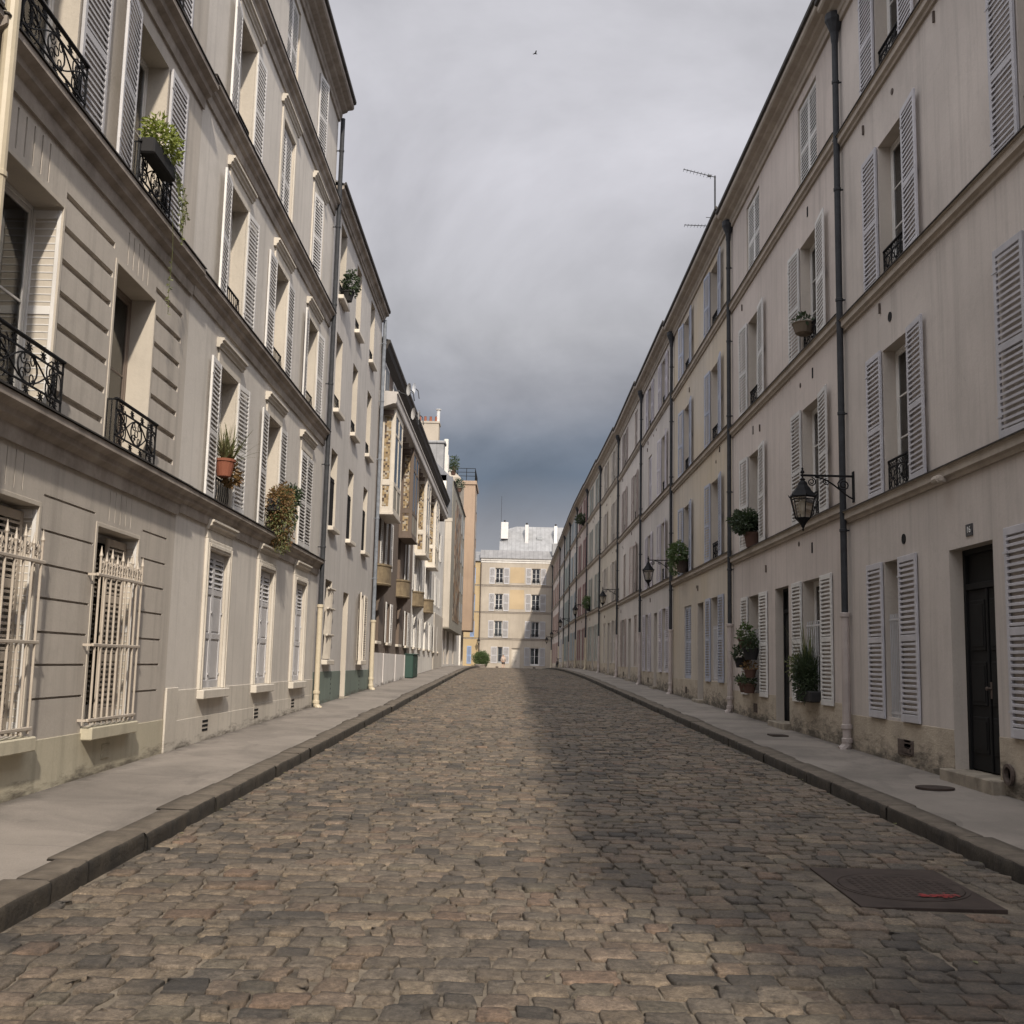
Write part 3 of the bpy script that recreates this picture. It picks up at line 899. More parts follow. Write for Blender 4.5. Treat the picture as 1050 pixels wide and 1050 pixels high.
def b_grille(w, h):
    """ivory security grille: round bars with spear tips, fleur crest, two flat rails"""
    def f(mb):
        a = w / 2; n = 9
        xs = [-a + .02 + (w - .04) * k / (n - 1) for k in range(n)]
        for z in (.03, h * .47, h * .90):
            mb.bbox(-a - .05, a + .05, -.022, .010, z, z + .035, .006)
            for x in (-a - .05, a + .05 - .02): mb.box(x, x + .02, .010, .10, z + .004, z + .03)
        for i, x in enumerate(xs):
            ht = h + (.03 if i % 2 == 0 else -.02)
            mb.tube([(x, -.006, .0), (x, -.006, ht)], .0135, 8)
            mb.lathe([(.0135, 0), (.022, .02), (.013, .06), (.001, .13)], (x, -.006, ht), 8)
        for i in range(n - 1):
            c = (xs[i] + xs[i + 1]) / 2; z = h * .90 + .06
            for sx in (-1, 1):
                mb.tube(spiral(c + sx * .030, z + .035, .034, math.pi / 2, sx * 1.2), .011, 5)
                mb.tube(spiral(c + sx * .030, z + .10, .026, -math.pi / 2, sx * -1.1), .009, 5)
                mb.tube([(c, -.006, z + .05), (c + sx * .03, -.006, z + .11), (c + sx * .045, -.006, z + .085)], .011, 5)
            mb.tube([(c, -.006, z - .03), (c, -.006, z + .15)], .011, 5, r1=.004)
    return f
def b_bars(w, h, n=9):
    def f(mb):
        a = w / 2
        for z in (.05, h - .1): mb.box(-a, a, -.01, .01, z, z + .03)
        for k in range(n):
            x = -a + (k + .5) * w / n
            mb.tube([(x, 0, 0), (x, 0, h)], .010, 6)
    return f
def b_curve_guard(w):
    def f(mb):
        mb.bbox(-w / 2, w / 2, -.015, .015, .40, .43, .005)
        n = 9
        for k in range(n + 1):
            x = -w / 2 + w * k / n
            mb.tube([(x, 0, 0), (x, -.02, .2), (x, 0, .41)], .008, 4)
        mb.box(-w / 2, w / 2, -.01, .01, .02, .04)
    return f

def window(root, xc, z, w, h, rev=.26, frame='window white', rows=3, leaves=2, shut=None, smat='off white paint', sw=None, sh=None,
           guard=None, gmat='black iron', sill=None, curtain=None, sz=-.02, style='louver', ang=(0, 0), rails=(.47,), gap=.02, sthick=.014, gy=.05):
    """window > pane, curtain, shutters, guard, sill; local origin = bottom centre of the opening on the wall face"""
    o = shared('window', ('f', w, h, rows, leaves, rev), lambda mb: [b_frame(w, h, rows, leaves)(mb)], frame, root, (xc, rev - .07, z))
    shared('pane', ('p', w, h), b_pane(w, h), 'window glass', o)
    if curtain is not None: shared('curtain', ('c', w, h, curtain), b_curtain(w, h, curtain), 'curtain', o)
    off = -(rev - .07)
    sh_h = sh or h + .04
    if shut in ('open', 'half'):
        s_w = sw or w / 2 + .08
        b = (b_louver(s_w, sh_h, rails) if style == 'louver' else b_panel_shutter(s_w, sh_h))
        key = ('s', s_w, sh_h, style, rails)
        l = shared('shutter', key, b, smat, o, (-w / 2 - gap - s_w, off - sthick, sz))
        r = shared('shutter', key, b, smat, o, (w / 2 + gap, off - sthick, sz))
        if ang[0]:
            l.location = (-w / 2 - gap - s_w * math.cos(R(ang[0])), off - sthick - s_w * math.sin(R(ang[0])), sz)
            l.rotation_euler = (0, 0, R(ang[0]))
        if ang[1]: r.rotation_euler = (0, 0, -R(ang[1]))
    elif shut == 'closed':
        s_w = w / 2 - .008
        b = (b_louver(s_w, h - .02, rails) if style == 'louver' else b_panel_shutter(s_w, h - .02))
        key = ('s', s_w, h - .02, style, rails)
        shared('shutter', key, b, smat, o, (-w / 2 + .004, off + .075, .01)); shared('shutter', key, b, smat, o, (.004, off + .075, .01))
    if guard == 'scroll': shared('guard_rail', ('g', w), b_guard(w - .01, .5), gmat, o, (0, off + gy, 0))
    elif guard == 'ornate': shared('guard_rail', ('og', w), b_ornate_guard(w + .06, .56), gmat, o, (0, off - .12, .0))
    elif guard == 'grille': shared('grille', ('gr', w, h), b_grille(w + .06, h * .81), gmat, o, (-.10, off - .10, .03))
    elif guard == 'bars': shared('guard_rail', ('b', w, h), b_bars(w - .02, h * .66), gmat, o, (0, off + .06, 0))
    elif guard == 'plain': shared('guard_rail', ('cg', w), b_curve_guard(w - .02), gmat, o, (0, off + .05, 0))
    if sill:
        p, t, m_ = sill
        def fs(mb): mb.bbox(-w / 2 - .07, w / 2 + .07, -p, .05, -t, 0, .012)
        shared('sill', ('sl', w, p, t), fs, m_, o, (0, off, -.003))
    return o

def b_door(w, h, trans):
    def f(mb):
        t = .07; a = w / 2
        mb.bbox(-a, -a + t, 0, .08, 0, h, .006); mb.bbox(a - t, a, 0, .08, 0, h, .006); mb.bbox(-a + t, a - t, 0, .08, h - t, h, .006)
        lh = h - trans
        mb.bbox(-a + t, a - t, .0, .08, lh, lh + .08, .006)
        mb.box(-a + t, a - t, .05, .06, lh + .08, h - t)
        iw = (w - 2 * t) / 2
        for k in range(2):
            x0 = -a + t + k * iw + .004; x1 = x0 + iw - .008
            mb.bbox(x0, x1, .03, .075, .02, lh - .003, .006)
            for (p, q) in ((.10, .30), (.36, .60), (.66, .94)):
                mb.bbox(x0 + .07, x1 - .07, .012, .03, lh * p, lh * q, .014)
                mb.bbox(x0 + .105, x1 - .105, .004, .012, lh * p + .05, lh * q - .05, .006)
        mb.bbox(-.03, .03, .008, .03, .02, lh, .01)
    return f
def b_handle(mb):
    mb.lathe([(.016, 0), (.016, -.02), (.012, -.03), (.024, -.045), (.024, -.065), (.004, -.072)], (0, 0, 0), 10, axis='y')
    mb.box(-.022, .022, -.004, 0, -.12, .08)
def door(root, xc, z, w, h, rev=.30, mat='dark door', trans=.52, step=True):
    o = shared('door', ('d', w, h, trans), b_door(w, h, trans), mat, root, (xc, rev - .09, z), 0)
    shared('handle', 'h', b_handle, 'rust iron', o, (.06, .012, 1.02))
    if step:
        def fs(mb): mb.bbox(-w / 2 - .12, w / 2 + .12, -.16, rev - .02, -.30, .004, .012)
        shared('doorstep', ('st', w, rev), fs, 'step stone', o, (0, -(rev - .09), .0))
    return o

def drainpipe(root, x, zt, zb, y=-.10, r=.055, mat='zinc pipe', low=2.1, lowmat='pale pipe', hopper=False, lr=None):
    mb = MB()
    mb.tube([(x, y, zb + low), (x, y, zt)], r, 12)
    z = zb + low + 1.4
    while z < zt - .2:
        mb.lathe([(r, -.03), (r + .012, -.022), (r + .012, .022), (r, .03)], (x, y, z), 12)
        mb.box(x - .012, x + .012, y, .0, z - .012, z + .012)
        z += 2.0
    if hopper:
        mb.lathe([(r, -.55), (r + .01, -.5), (r + .02, -.34), (r + .09, -.16), (r + .11, -.12), (r + .11, 0), (r + .07, .0)], (x, y, zt), 10)
    o = part('drainpipe', mb, mat, root, smooth=False)
    if low > 0:
        lr = lr or r + .014
        m2 = MB()
        m2.tube([(x, y, zb + .20), (x, y, zb + low)], lr, 12)
        for zz in (low - .01, .42, .2): m2.lathe([(lr, -.04), (lr + .02, -.03), (lr + .02, .03), (lr, .04)], (x, y, zb + zz), 12)
        m2.tube([(x, y, zb + .22), (x, y - .01, zb + .12), (x, y - .07, zb + .05), (x, y - .13, zb + .035)], lr + .012, 10)
        part('pipe_foot', m2, lowmat, o)
    return o

def plinth(root, x0, x1, zb, zt, cuts, mat, p=.007):
    mb = MB()
    x = x0
    for a, b in sorted(cuts) + [(x1, x1)]:
        if a - x > .02: mb.bbox(x, a, -p, .004, zb, zt, .006)
        x = b
    return part('plinth', mb, mat, root)

def roof(root, W, z, depth=8.0, p=.3, rise=1.6, mat='zinc roof', x0=0.0):
    mb = MB()
    a, b = x0, x0 + W
    V = []
    for x in (a, b): V += [(x, -p, z), (x, depth / 2, z + rise), (x, depth + p, z), (x, depth + p, z - .06), (x, -p, z - .06)]
    mb.grid(V, [(0, 1, 6, 5), (1, 2, 7, 6), (2, 3, 8, 7), (3, 4, 9, 8), (4, 0, 5, 9), (0, 1, 2, 3, 4), (5, 6, 7, 8, 9)])
    return part('roof', mb, mat, root)

def vent(root, x, z, w=.3, h=.2, mat='rust iron', n=3):
    mb = MB()
    mb.bbox(-w / 2, w / 2, -.022, .004, 0, h, .004)
    for k in range(n):
        z0 = h * (k + .25) / n
        mb.box(-w / 2 + .03, w / 2 - .03, -.028, -.022, z0, z0 + h / n * .3)
    return part('vent', mb, mat, root, (x, 0, z))

# ================================================================== right-hand terrace
def right_house(name_label, yn, yf, wallm, shm, gmat_low, spec, group='terraced houses along the right side of the street', pipe=True, hopper=True,
                framem='window white', led='ledge stone', patch=None, plm='limestone plinth', vis=True):
    xn, xf = xr_wall(yn), xr_wall(yf)
    zb = g((yn + yf) / 2) + KERB + .03
    W = math.hypot(xn - xf, yf - yn)
    root = thing('terraced_house', name_label, 'house', (xf, yf, zb), math.atan2(yn - yf, xn - xf), group)
    # local x runs from the far end towards the viewer
    X = lambda y: yf - y
    H = 13.05
    holes = []; todo = []; cuts = []
    for w in spec:
        k = w['k']
        xc = X(w['y'])
        if k == 'up':
            for fl in w.get('floors', (1, 2, 3)):
                ov = w.get('fl', {}).get(fl, {})
                z = spec_z[fl]; h = (2.22, 2.22, 1.88)[fl - 1]; ww = ov.get('w', w.get('w', 1.1))
                holes.append((xc - ww / 2, xc + ww / 2, z, z + h, .26)); todo.append(('up', fl, xc, z, ww, h, ov))
        elif k == 'win':
            ww = w.get('w', 1.2); z = w.get('z', .66); h = w.get('h', 2.30)
            holes.append((xc - ww / 2, xc + ww / 2, z, z + h, .28)); todo.append(('win', 0, xc, z, ww, h, w))
        elif k == 'door':
            ww = w.get('w', 1.15); z = w.get('z', .06); h = w.get('h', 2.85)
            holes.append((xc - ww / 2, xc + ww / 2, z, z + h, .26)); todo.append(('door', 0, xc, z, ww, h, w)); cuts.append((xc - ww / 2 - .002, xc + ww / 2 + .002))
    wall(root, W, -.8, H, holes, wallm, depth=9.0)
    plinth(root, 0.0, W, -.5, .62, cuts, plm)
    for z in (spec_z[1] - .03, spec_z[2] - .03, spec_z[3] - .03):
        ledge(root, 0, W, z, led)
    cornice(root, 0, W, H + .12)
    roof(root, W, H + .20, 9.0, .30, 1.1)
    for kind, fl, xc, z, w, h, ov in todo:
        if kind == 'door':
            door(root, xc, z, w, h, .26, ov.get('mat', 'dark door'))
        elif kind == 'up':
            st = ov.get('s', 'open'); gd = ov.get('g', 'scroll' if fl < 3 else 'scroll')
            if st == 'closed': gd = None
            window(root, xc, z, w, h, .26, framem, 3, 2, st, ov.get('m', shm), guard=gd, curtain=ov.get('c', random.choice([None, 0, 1, None])),
                   ang=ov.get('a', (random.choice([0, 0, 0, 2, 3]), random.choice([0, 0, 0, 2, 4]))), sw=ov.get('sw', .67), rails=(.47,))
        else:
            st = ov.get('s', 'open')
            window(root, xc, z, w, h, .28, framem, 3, 2, st, ov.get('m', shm), guard=ov.get('g', 'bars'), gmat='grey white paint', sz=-.03, sw=ov.get('sw', .67),
                   curtain=ov.get('c', random.choice([None, 0, 1])), rails=(.5,), ang=ov.get('a', (0, 0)))
    if pipe:
        drainpipe(root, .14, H - .12, .0, lowmat=random.choice(['pale pipe', 'cream pipe']) if pipe is True else pipe, hopper=hopper, low=2.25)
    vent(root, X((yn + yf) / 2 + 2.2), .18, .34, .2)
    # small anchor plates and vents on the render
    mb = MB()
    for k in range(5):
        x = random.uniform(.8, W - .6); z = random.choice([spec_z[1], spec_z[2], spec_z[3]]) - random.uniform(.35, .7)
        if any(a - .1 < x < b + .1 and c - .1 < z < d_ + .1 for a, b, c, d_, *_ in holes): continue
        if k % 2: mb.lathe([(.05, -.012), (.05, .004)], (x, 0, z), 10, axis='y')
        else: mb.box(x - .018, x + .018, -.03, .0, z - .08, z + .08)
    if mb.v: part('wall_anchor', mb, 'rust iron', root)
    return root, X, zb
spec_z = {1: 3.99, 2: 7.31, 3: 10.64}

OFF = dict(s='closed')
R1, X1, zb1 = right_house('greige house with lavender shutters and a black door numbered 16, nearest on the right', 8.6, 18.45, 'greige render', 'lavender paint', None, [
    dict(k='up', y=15.92, fl={1: dict(a=(0, 3), c=None), 2: dict(a=(0, 4), c=None), 3: dict(a=(0, 3), c=None)}), dict(k='up', y=11.15),
    dict(k='win', y=16.28, w=.68, sw=.70, z=.66, g='bars', c=0), dict(k='door', y=13.49, w=1.30, z=.13, h=2.76), dict(k='win', y=11.16, w=1.2, z=.66)], pipe='pale pipe')
R2, X2, zb2 = right_house('rosy greige house with off white shutters and pots of plants at its ground floor windows', 18.45, 28.15, 'rose greige render', 'off white paint', None, [
    dict(k='up', y=20.57, w=1.24, fl={1: dict(a=(0, 5), sw=.72, c=0), 2: dict(a=(2, 5), sw=.72, c=0), 3: dict(s='closed', w=1.35)}),
    dict(k='up', y=25.5, w=1.18, fl={1: dict(a=(3, 4), sw=.72), 2: dict(a=(3, 4), sw=.72), 3: dict(s='closed', w=1.4)}),
    dict(k='win', y=20.66, w=1.3, z=.58, h=2.27, sw=.70, g='bars', c=None), dict(k='door', y=23.0, w=1.15, z=.09, h=2.77, mat='dark door'), dict(k='win', y=25.58, w=1.22, z=.58, h=2.27, sw=.72, g='bars')], pipe='pale pipe')
R3, X3, zb3 = right_house('tan house with blue grey shutters, third along the right terrace', 28.15, 38.6, 'tan render', 'blue grey paint', None, [
    dict(k='up', y=30.5, w=1.28, fl={1: dict(a=(3, 6)), 2: dict(a=(3, 6)), 3: dict(a=(4, 6))}), dict(k='up', y=35.5, w=1.25, fl={1: dict(a=(5, 5)), 2: dict(a=(5, 5)), 3: dict(a=(5, 5))}),
    dict(k='win', y=30.55, w=1.2, z=.64, sw=.72), dict(k='door', y=32.95, w=1.05, mat='blue grey door'), dict(k='win', y=35.35, w=1.36, z=.64, s='closed')], pipe='pale pipe')
R4, X4, zb4 = right_house('grey beige house with lilac grey shutters beyond the second wall lantern', 38.6, 47.9, 'grey beige render', 'lilac grey paint', None, [
    dict(k='up', y=41.1, fl={1: dict(a=(4, 8)), 2: dict(a=(4, 5))}), dict(k='up', y=45.3, fl={2: OFF}),
    dict(k='win', y=40.7, w=1.1, sw=.7), dict(k='door', y=43.3, w=.95, mat='grey door'), dict(k='win', y=45.9, w=1.1, sw=.7)], pipe='pale pipe')
R5, X5, zb5 = right_house('pale greige house with taupe shutters, fifth along the right terrace', 47.9, 58.3, 'pale greige render', 'taupe paint', None, [
    dict(k='up', y=50.6, fl={1: dict(a=(8, 8)), 3: OFF}), dict(k='up', y=55.4, fl={1: OFF}),
    dict(k='win', y=50.3, s='closed'), dict(k='door', y=52.8, mat='grey door'), dict(k='win', y=55.6, w=1.2)], pipe='pale pipe', framem='window brown')
R6, X6, zb6 = right_house('ochre house with beige shutters by the third wall lantern', 58.3, 68.5, 'ochre render', 'beige paint', None, [
    dict(k='up', y=61.0), dict(k='up', y=65.6), dict(k='win', y=60.8), dict(k='door', y=63.4, mat='grey door'), dict(k='win', y=65.8, s='closed')], pipe='pale pipe')
R7, X7, zb7 = right_house('cream house with sage grey shutters, between the ochre and the pink house', 68.5, 78.6, 'cream render', 'sage paint', None, [
    dict(k='up', y=71.2), dict(k='up', y=75.8), dict(k='win', y=71.0), dict(k='door', y=73.6, mat='blue grey door'), dict(k='win', y=76.0)], hopper=True)
R8, X8, zb8 = right_house('pink house with maroon shutters far along the right terrace', 78.6, 88.6, 'pink render', 'maroon paint', None, [
    dict(k='up', y=81.2), dict(k='up', y=85.8), dict(k='win', y=81.0), dict(k='door', y=83.6, mat='grey door'), dict(k='win', y=86.0)])
R9, X9, zb9 = right_house('pale house with pale blue shutters far along the right terrace, just past the pink house', 88.6, 98.6, 'pale greige render', 'pale blue paint', None, [
    dict(k='up', y=91.2), dict(k='up', y=95.8), dict(k='win', y=91.0), dict(k='door', y=93.6, mat='blue grey door'), dict(k='win', y=96.0)])
R10, X10, zb10 = right_house('ash grey house with teal shutters far along the right terrace', 98.6, 108.6, 'ash render', 'teal paint', None, [
    dict(k='up', y=101.2), dict(k='up', y=105.8), dict(k='win', y=101.0), dict(k='door', y=103.6, mat='blue grey door'), dict(k='win', y=106.0)])
R11, X11, zb11 = right_house('cream house with grey white shutters, last but one of the right terrace', 108.6, 118.6, 'cream render', 'grey white paint', None, [
    dict(k='up', y=111.2), dict(k='up', y=115.8), dict(k='win', y=111.0), dict(k='door', y=113.6, mat='grey door'), dict(k='win', y=116.0)])
R12, X12, zb12 = right_house('salmon house with terracotta shutters closing the far end of the right terrace', 118.6, 139.3, 'salmon render', 'terracotta paint', None, [
    dict(k='up', y=121.2), dict(k='up', y=125.8), dict(k='up', y=130.6), dict(k='up', y=135.6), dict(k='win', y=121.0), dict(k='door', y=123.6, mat='grey door'), dict(k='win', y=126.0), dict(k='win', y=130.6), dict(k='win', y=135.6)])
# the terrace goes on behind the viewer and shades the street
for (a_, b_, w_, s_, l_) in ((-1.2, 8.6, 'rose greige render', 'off white paint', 'rosy house with off white shutters just behind the viewpoint on the right'),
                             (-10.4, -1.2, 'ochre render', 'beige paint', 'ochre house at the near end of the right terrace, behind the viewpoint')):
    right_house(l_, a_, b_, w_, s_, None, [dict(k='up', y=a_ + 2.5), dict(k='up', y=a_ + 6.6), dict(k='win', y=a_ + 2.5), dict(k='door', y=a_ + 4.9), dict(k='win', y=a_ + 6.9)], plm='grey plinth')

# number plate and camera on the nearest house
np_ = MB(); np_.bbox(-.10, .10, -.012, .0, -.075, .075, .004)
pl = part('number_plate', np_, ['plate blue black'], R1, (X1(13.47), -.002, 3.455 - zb1))
fc = bpy.data.curves.new('house_number', 'FONT'); fc.body = '16'; fc.size = .115; fc.align_x = 'CENTER'; fc.align_y = 'CENTER'; fc.extrude = .002
fo = bpy.data.objects.new('house_number', fc); col.objects.link(fo)
bpy.context.view_layer.update()
nm_ = bpy.data.meshes.new_from_object(fo.evaluated_get(bpy.context.evaluated_depsgraph_get()))
bpy.data.objects.remove(fo)
nm_.materials.clear(); nm_.materials.append(M('plate white'))
link('house_number', nm_, pl, (0, -.0145, 0), rot=(R(90), 0, 0))
c_ = MB(); c_.bbox(-.04, .04, -.10, 0, -.02, .06, .006); c_.lathe([(.045, -.02), (.055, 0), (.055, .16), (.03, .17)], (.0, -.14, .0), 10, axis='x'); c_.lathe([(.03, .17), (.03, .19)], (0, -.14, 0), 10, axis='x')
part('wall_fitting', c_, 'ledge stone', R1, (X1(14.05), -.05, 4.16 - zb1))
vent(R1, X1(15.9), .16, .52, .22, 'rust iron', 1)
cp = MB(); cp.lathe([(.10, 0), (.12, -.02), (.12, -.05), (.085, -.05), (.08, .0)], (0, 0, 0), 14, axis='y'); part('foot_scraper', cp, 'rust iron', R1, (X1(12.55), -.01, .22))
# small vents high on the nearest two houses (dark round and slot holes)
for (rt, X_, zb_, yy, zz, rd) in ((R1, X1, zb1, 15.75, 3.60, 1), (R1, X1, zb1, 16.1, 7.02, 1), (R2, X2, zb2, 20.6, 3.98, 0), (R2, X2, zb2, 20.4, 7.3, 0), (R2, X2, zb2, 20.6, 10.6, 0), (R2, X2, zb2, 25.6, 7.3, 0)):
    q = MB()
    if rd: q.lathe([(.001, -.004), (.065, -.006), (.075, -.012), (.075, .004)], (0, 0, 0), 14, axis='y')
    else: q.bbox(-.035, .035, -.012, .004, -.10, .10, .004)
    part('air_hole', q, 'black iron', rt, (X_(yy), 0, zz - zb_))

# ------------------------------------------------------------------ wall lanterns
def b_arm(mb):
    """bracket: from the wall plate (y=0) out to y=-.95"""
    mb.bbox(-.05, .05, -.02, .0, -.42, .10, .006)
    mb.bbox(-.016, .016, -.88, -.02, .0, .034, .005)
    def yz(P): return [(0, p[0], p[2]) for p in P]
    mb.tube(yz(spiral(-.17, -.13, .105, math.pi / 2, 1.9)), .012, 6)
    mb.tube(yz(spiral(-.70, -.09, .075, math.pi / 2, -1.7)), .010, 6)
    mb.tube(yz(spiral(-.45, -.085, .060, math.pi / 2, 1.6)), .009, 6)
    C = [(0, -.02, -.36)] + [(0, -.02 - .62 * t, -.36 + .35 * math.sin(math.pi / 2 * t) ** 1.3) for t in [i / 10 for i in range(1, 11)]]
    mb.tube(C, .013, 6)
    mb.lathe([(.001, .0), (.035, .03), (.03, .06), (.012, .08), (.02, .10), (.001, .13)], (0, -.85, .03), 10)
    mb.tube([(0, -.85, 0), (0, -.85, -.10)], .014, 6)
def b_lcap(mb):
    n = 6
    mb.lathe([(.012, .0), (.03, -.012), (.05, -.03), (.035, -.05), (.075, -.09), (.085, -.13), (.125, -.18), (.15, -.225), (.225, -.31), (.235, -.325), (.215, -.335)], (0, 0, 0), n)
    for k in range(n):
        w = 2 * math.pi * k / n
        c, s = math.cos(w), math.sin(w)
        mb.tube([(.225 * c, .225 * s, -.315), (.245 * c, .245 * s, -.28)], .010, 4, r1=.004)
def b_lframe(mb):
    n = 6
    for k in range(n):
        w = 2 * math.pi * k / n; w2 = 2 * math.pi * (k + 1) / n
        P = lambda a, r, z: (r * math.cos(a), r * math.sin(a), z)
        mb.tube([P(w, .208, -.33), P(w, .125, -.68)], .010, 4)
        for r, z in ((.205, -.335), (.197, -.375), (.125, -.68)): mb.tube([P(w, r, z), P(w2, r, z)], .009, 4)
    mb.lathe([(.13, -.675), (.115, -.70), (.06, -.76), (.035, -.80), (.03, -.82), (.012, -.85), (.02, -.87), (.002, -.90)], (0, 0, 0), n)
def b_lglass(mb): mb.lathe([(.198, -.338), (.120, -.672)], (0, 0, 0), 6)
def b_bulb(mb): mb.lathe([(.001, -.38), (.05, -.39), (.075, -.46), (.065, -.56), (.03, -.62), (.02, -.68)], (0, 0, 0), 10)
def lantern(label, y, zabs, side='R', x=None, outk=1.0, n=''):
    xx = xr_wall(y) if side == 'R' else XL
    t = thing('wall_lantern', label, 'street lamp', (xx, y, zabs) if x is None else x, -math.pi / 2 if side == 'R' else (math.pi / 2 if side == 'L' else 0), 'black lanterns on wall brackets')
    shared('bracket', 'arm', b_arm, 'black iron', t)
    h = shared('lantern_roof', 'cap', b_lcap, 'black iron', t, (0, -.85, -.02))
    f = shared('lantern_frame', 'lf', b_lframe, 'black iron', t, (0, -.85, -.02))
    shared('lantern_glass', 'lg', b_lglass, 'lamp glass', f)
    shared('bulb', 'lb', b_bulb, 'frosted lamp', f)
    return t
lantern('black scrolled bracket lantern hanging nearest, by the grey drainpipe of the greige and rosy houses', 18.02, 4.88)
lantern('black bracket lantern before lilac grey shutters, by a plant on the tan house', 38.75, 5.40)
lantern('black bracket lantern between the taupe shuttered house and the ochre house', 58.2, 5.66)
lantern('black bracket lantern in front of the maroon shutters of the pink house', 78.6, 5.95)
lantern('small distant black lantern below the teal shutters', 98.6, 5.75)
lantern('tiny distant black lantern, last but one on the right terrace', 118.6, 5.25)
lantern('tiny distant black lantern nearest the corner of the end house', 134.5, 5.0)

# ================================================================== left side
def left_root(label, y0, y1, name='town_house', x=XL, cat='house'):
    zb = g((y0 + y1) / 2) + KERB + .03
    return thing(name, label, cat, (x, y0, zb), math.pi / 2, None), (lambda y: y - y0), zb

# --- L0: house behind the cream pipe
L0, x_, zb = left_root('stone house at the extreme left edge, beside the cream drainpipe', -2.0, 8.86)
wall(L0, 10.86, -.8, 13.6, [(7.4, 8.6, 4.0 - zb, 6.2 - zb, .3), (7.4, 8.6, 1.0, 3.0, .3), (3.4, 4.6, 4.0 - zb, 6.2 - zb, .3)], 'stone grey render')
for z_ in (4.0, 7.2, 10.2): ledge(L0, 0, 10.86, z_ - zb, 'weathered ledge stone', .17, .34, heavy=True)
cornice(L0, 0, 10.86, 13.7); roof(L0, 10.86, 13.8)
for xc_, z_, h_ in ((8.0, 4.0 - zb, 2.2), (8.0, 1.0, 2.0), (4.0, 4.0 - zb, 2.2)): window(L0, xc_, z_, 1.2, h_, .3, shut='closed', smat='grey white paint')

# --- L1: rusticated house
L1, X, zb = left_root('rusticated stone house with ivory window grilles and black ornate balcony fronts, near left', 8.86, 15.12)
holes = []
def WZ(z): return z - zb
G0, G1 = .90, 3.12
ups = [(9.98, 1.52), (12.98, 1.36)]
for (yc, w) in ups:
    holes.append((X(yc) - w / 2, X(yc) + w / 2, WZ(G0), WZ(G1), .34)); holes.append((X(yc) - w / 2, X(yc) + w / 2, WZ(4.04), WZ(6.2), .36))
for (yc, w) in ((10.02, 1.45), (13.02, 1.15)):
    holes.append((X(yc) - w / 2, X(yc) + w / 2, WZ(7.22), WZ(9.36), .34))
    holes.append((X(yc) - w / 2, X(yc) + w / 2, WZ(10.05), WZ(11.95), .3))
gr = []
for z_ in (6.365, 6.015, 5.665, 5.325, 4.98, 4.65, 4.305):
    for a, b in ((10.80, 12.19), (13.68, 14.82)): gr.append((X(a), X(b), WZ(z_ - .036), WZ(z_ + .036), .055))
for z_ in (3.25, 2.905, 2.57, 2.235, 1.90, 1.575, 1.24):
    for a, b in ((8.95, 9.10), (10.84, 12.20), (13.80, 14.78)): gr.append((X(a), X(b), WZ(z_ - .012), WZ(z_ + .012), .035))
for (yc, w) in ups:
    for k in range(5):
        x = X(yc) - .36 + .18 * k
        gr.append((x - .016, x + .016, WZ(6.30), WZ(6.70), .05)); gr.append((x - .010, x + .010, WZ(3.22), WZ(3.58), .04))
wall(L1, 6.26, -.8, WZ(13.5), holes, 'stone grey render', 'cream reveal render', 8.5, grooves=gr)
def rim(mb, w, h):
    mb.bbox(-w / 2 - .055, -w / 2, -.010, .002, 0, h + .045, .003); mb.bbox(w / 2, w / 2 + .055, -.010, .002, 0, h + .045, .003); mb.bbox(-w / 2, w / 2, -.010, .002, h, h + .045, .003)
for a, b, c, d, r in holes:
    if c < WZ(5): shared('opening_trim', ('trim', b - a, d - c), lambda mb: rim(mb, b - a, d - c), 'cream reveal render', L1, ((a + b) / 2, 0, c))
# painted dado, straw coloured
d_ = MB(); 
for a, b in ((8.87, 15.11),): d_.bbox(X(a), X(b), -.012, .003, -.6, WZ(.84), .004)
part('dado', d_, 'straw dado render', L1)
for z_, p_ in ((4.02, .20), (7.17, .20), (9.98, .22)): ledge(L1, 0, 6.25, WZ(z_), 'weathered ledge stone', p_, .40, heavy=True)
cornice(L1, 0, 6.26, WZ(13.6)); roof(L1, 6.26, WZ(13.7))
def folded(root, xw, xc, z, w, h, rev):
    """white louvred shutters folded against the far jamb of the reveal"""
    k = ('fs', h, rev)
    o = shared('shutter', k, b_louver(rev - .06, h - .05, (.5,), .075, .04), 'white paint', xw, (w / 2 - .012, -(rev - .07) + .012, .02), math.pi / 2)
    return o
for (yc, w) in ups:
    o = window(L1, X(yc), WZ(4.04), w, 2.16, .36, 'window white' if yc < 11 else 'window brown', 2, 2, guard='ornate', curtain=0 if yc < 11 else None)
    if yc < 11: folded(L1, o, X(yc), 0, w, 2.16, .36)
    o = window(L1, X(yc), WZ(G0), w, G1 - G0, .34, 'window white', 3, 2, guard='grille', gmat='ivory paint', sill=(.13, .14, 'straw dado render'), curtain=1)
    shared('shutter', ('gs', w), b_louver(w / 2 - .05, G1 - G0 - .12, (.33, .66), .06), 'ivory paint', o, (.04, -.10, .06))
    folded(L1, o, X(yc), 0, w, G1 - G0, .34)
window(L1, X(10.02), WZ(7.22), 1.45, 2.14, .34, 'window white', 2, 2, 'open', 'grey white paint', sw=.72, guard='ornate', rails=(.47,), ang=(0, 0), gap=.03)
window(L1, X(13.02), WZ(7.22), 1.15, 2.14, .34, 'window white', 2, 2, 'open', 'grey white paint', sw=.70, guard='ornate', rails=(.47,), ang=(8, 0), gap=.04)
for yc, w in ((10.02, 1.45), (13.02, 1.15)): window(L1, X(yc), WZ(10.05), w, 1.9, .3, 'window white', 2, 2, 'open', 'grey white paint', sw=.66, guard='ornate')
vent(L1, X(13.0), WZ(.50), .26, .17, 'straw dado render', 3)
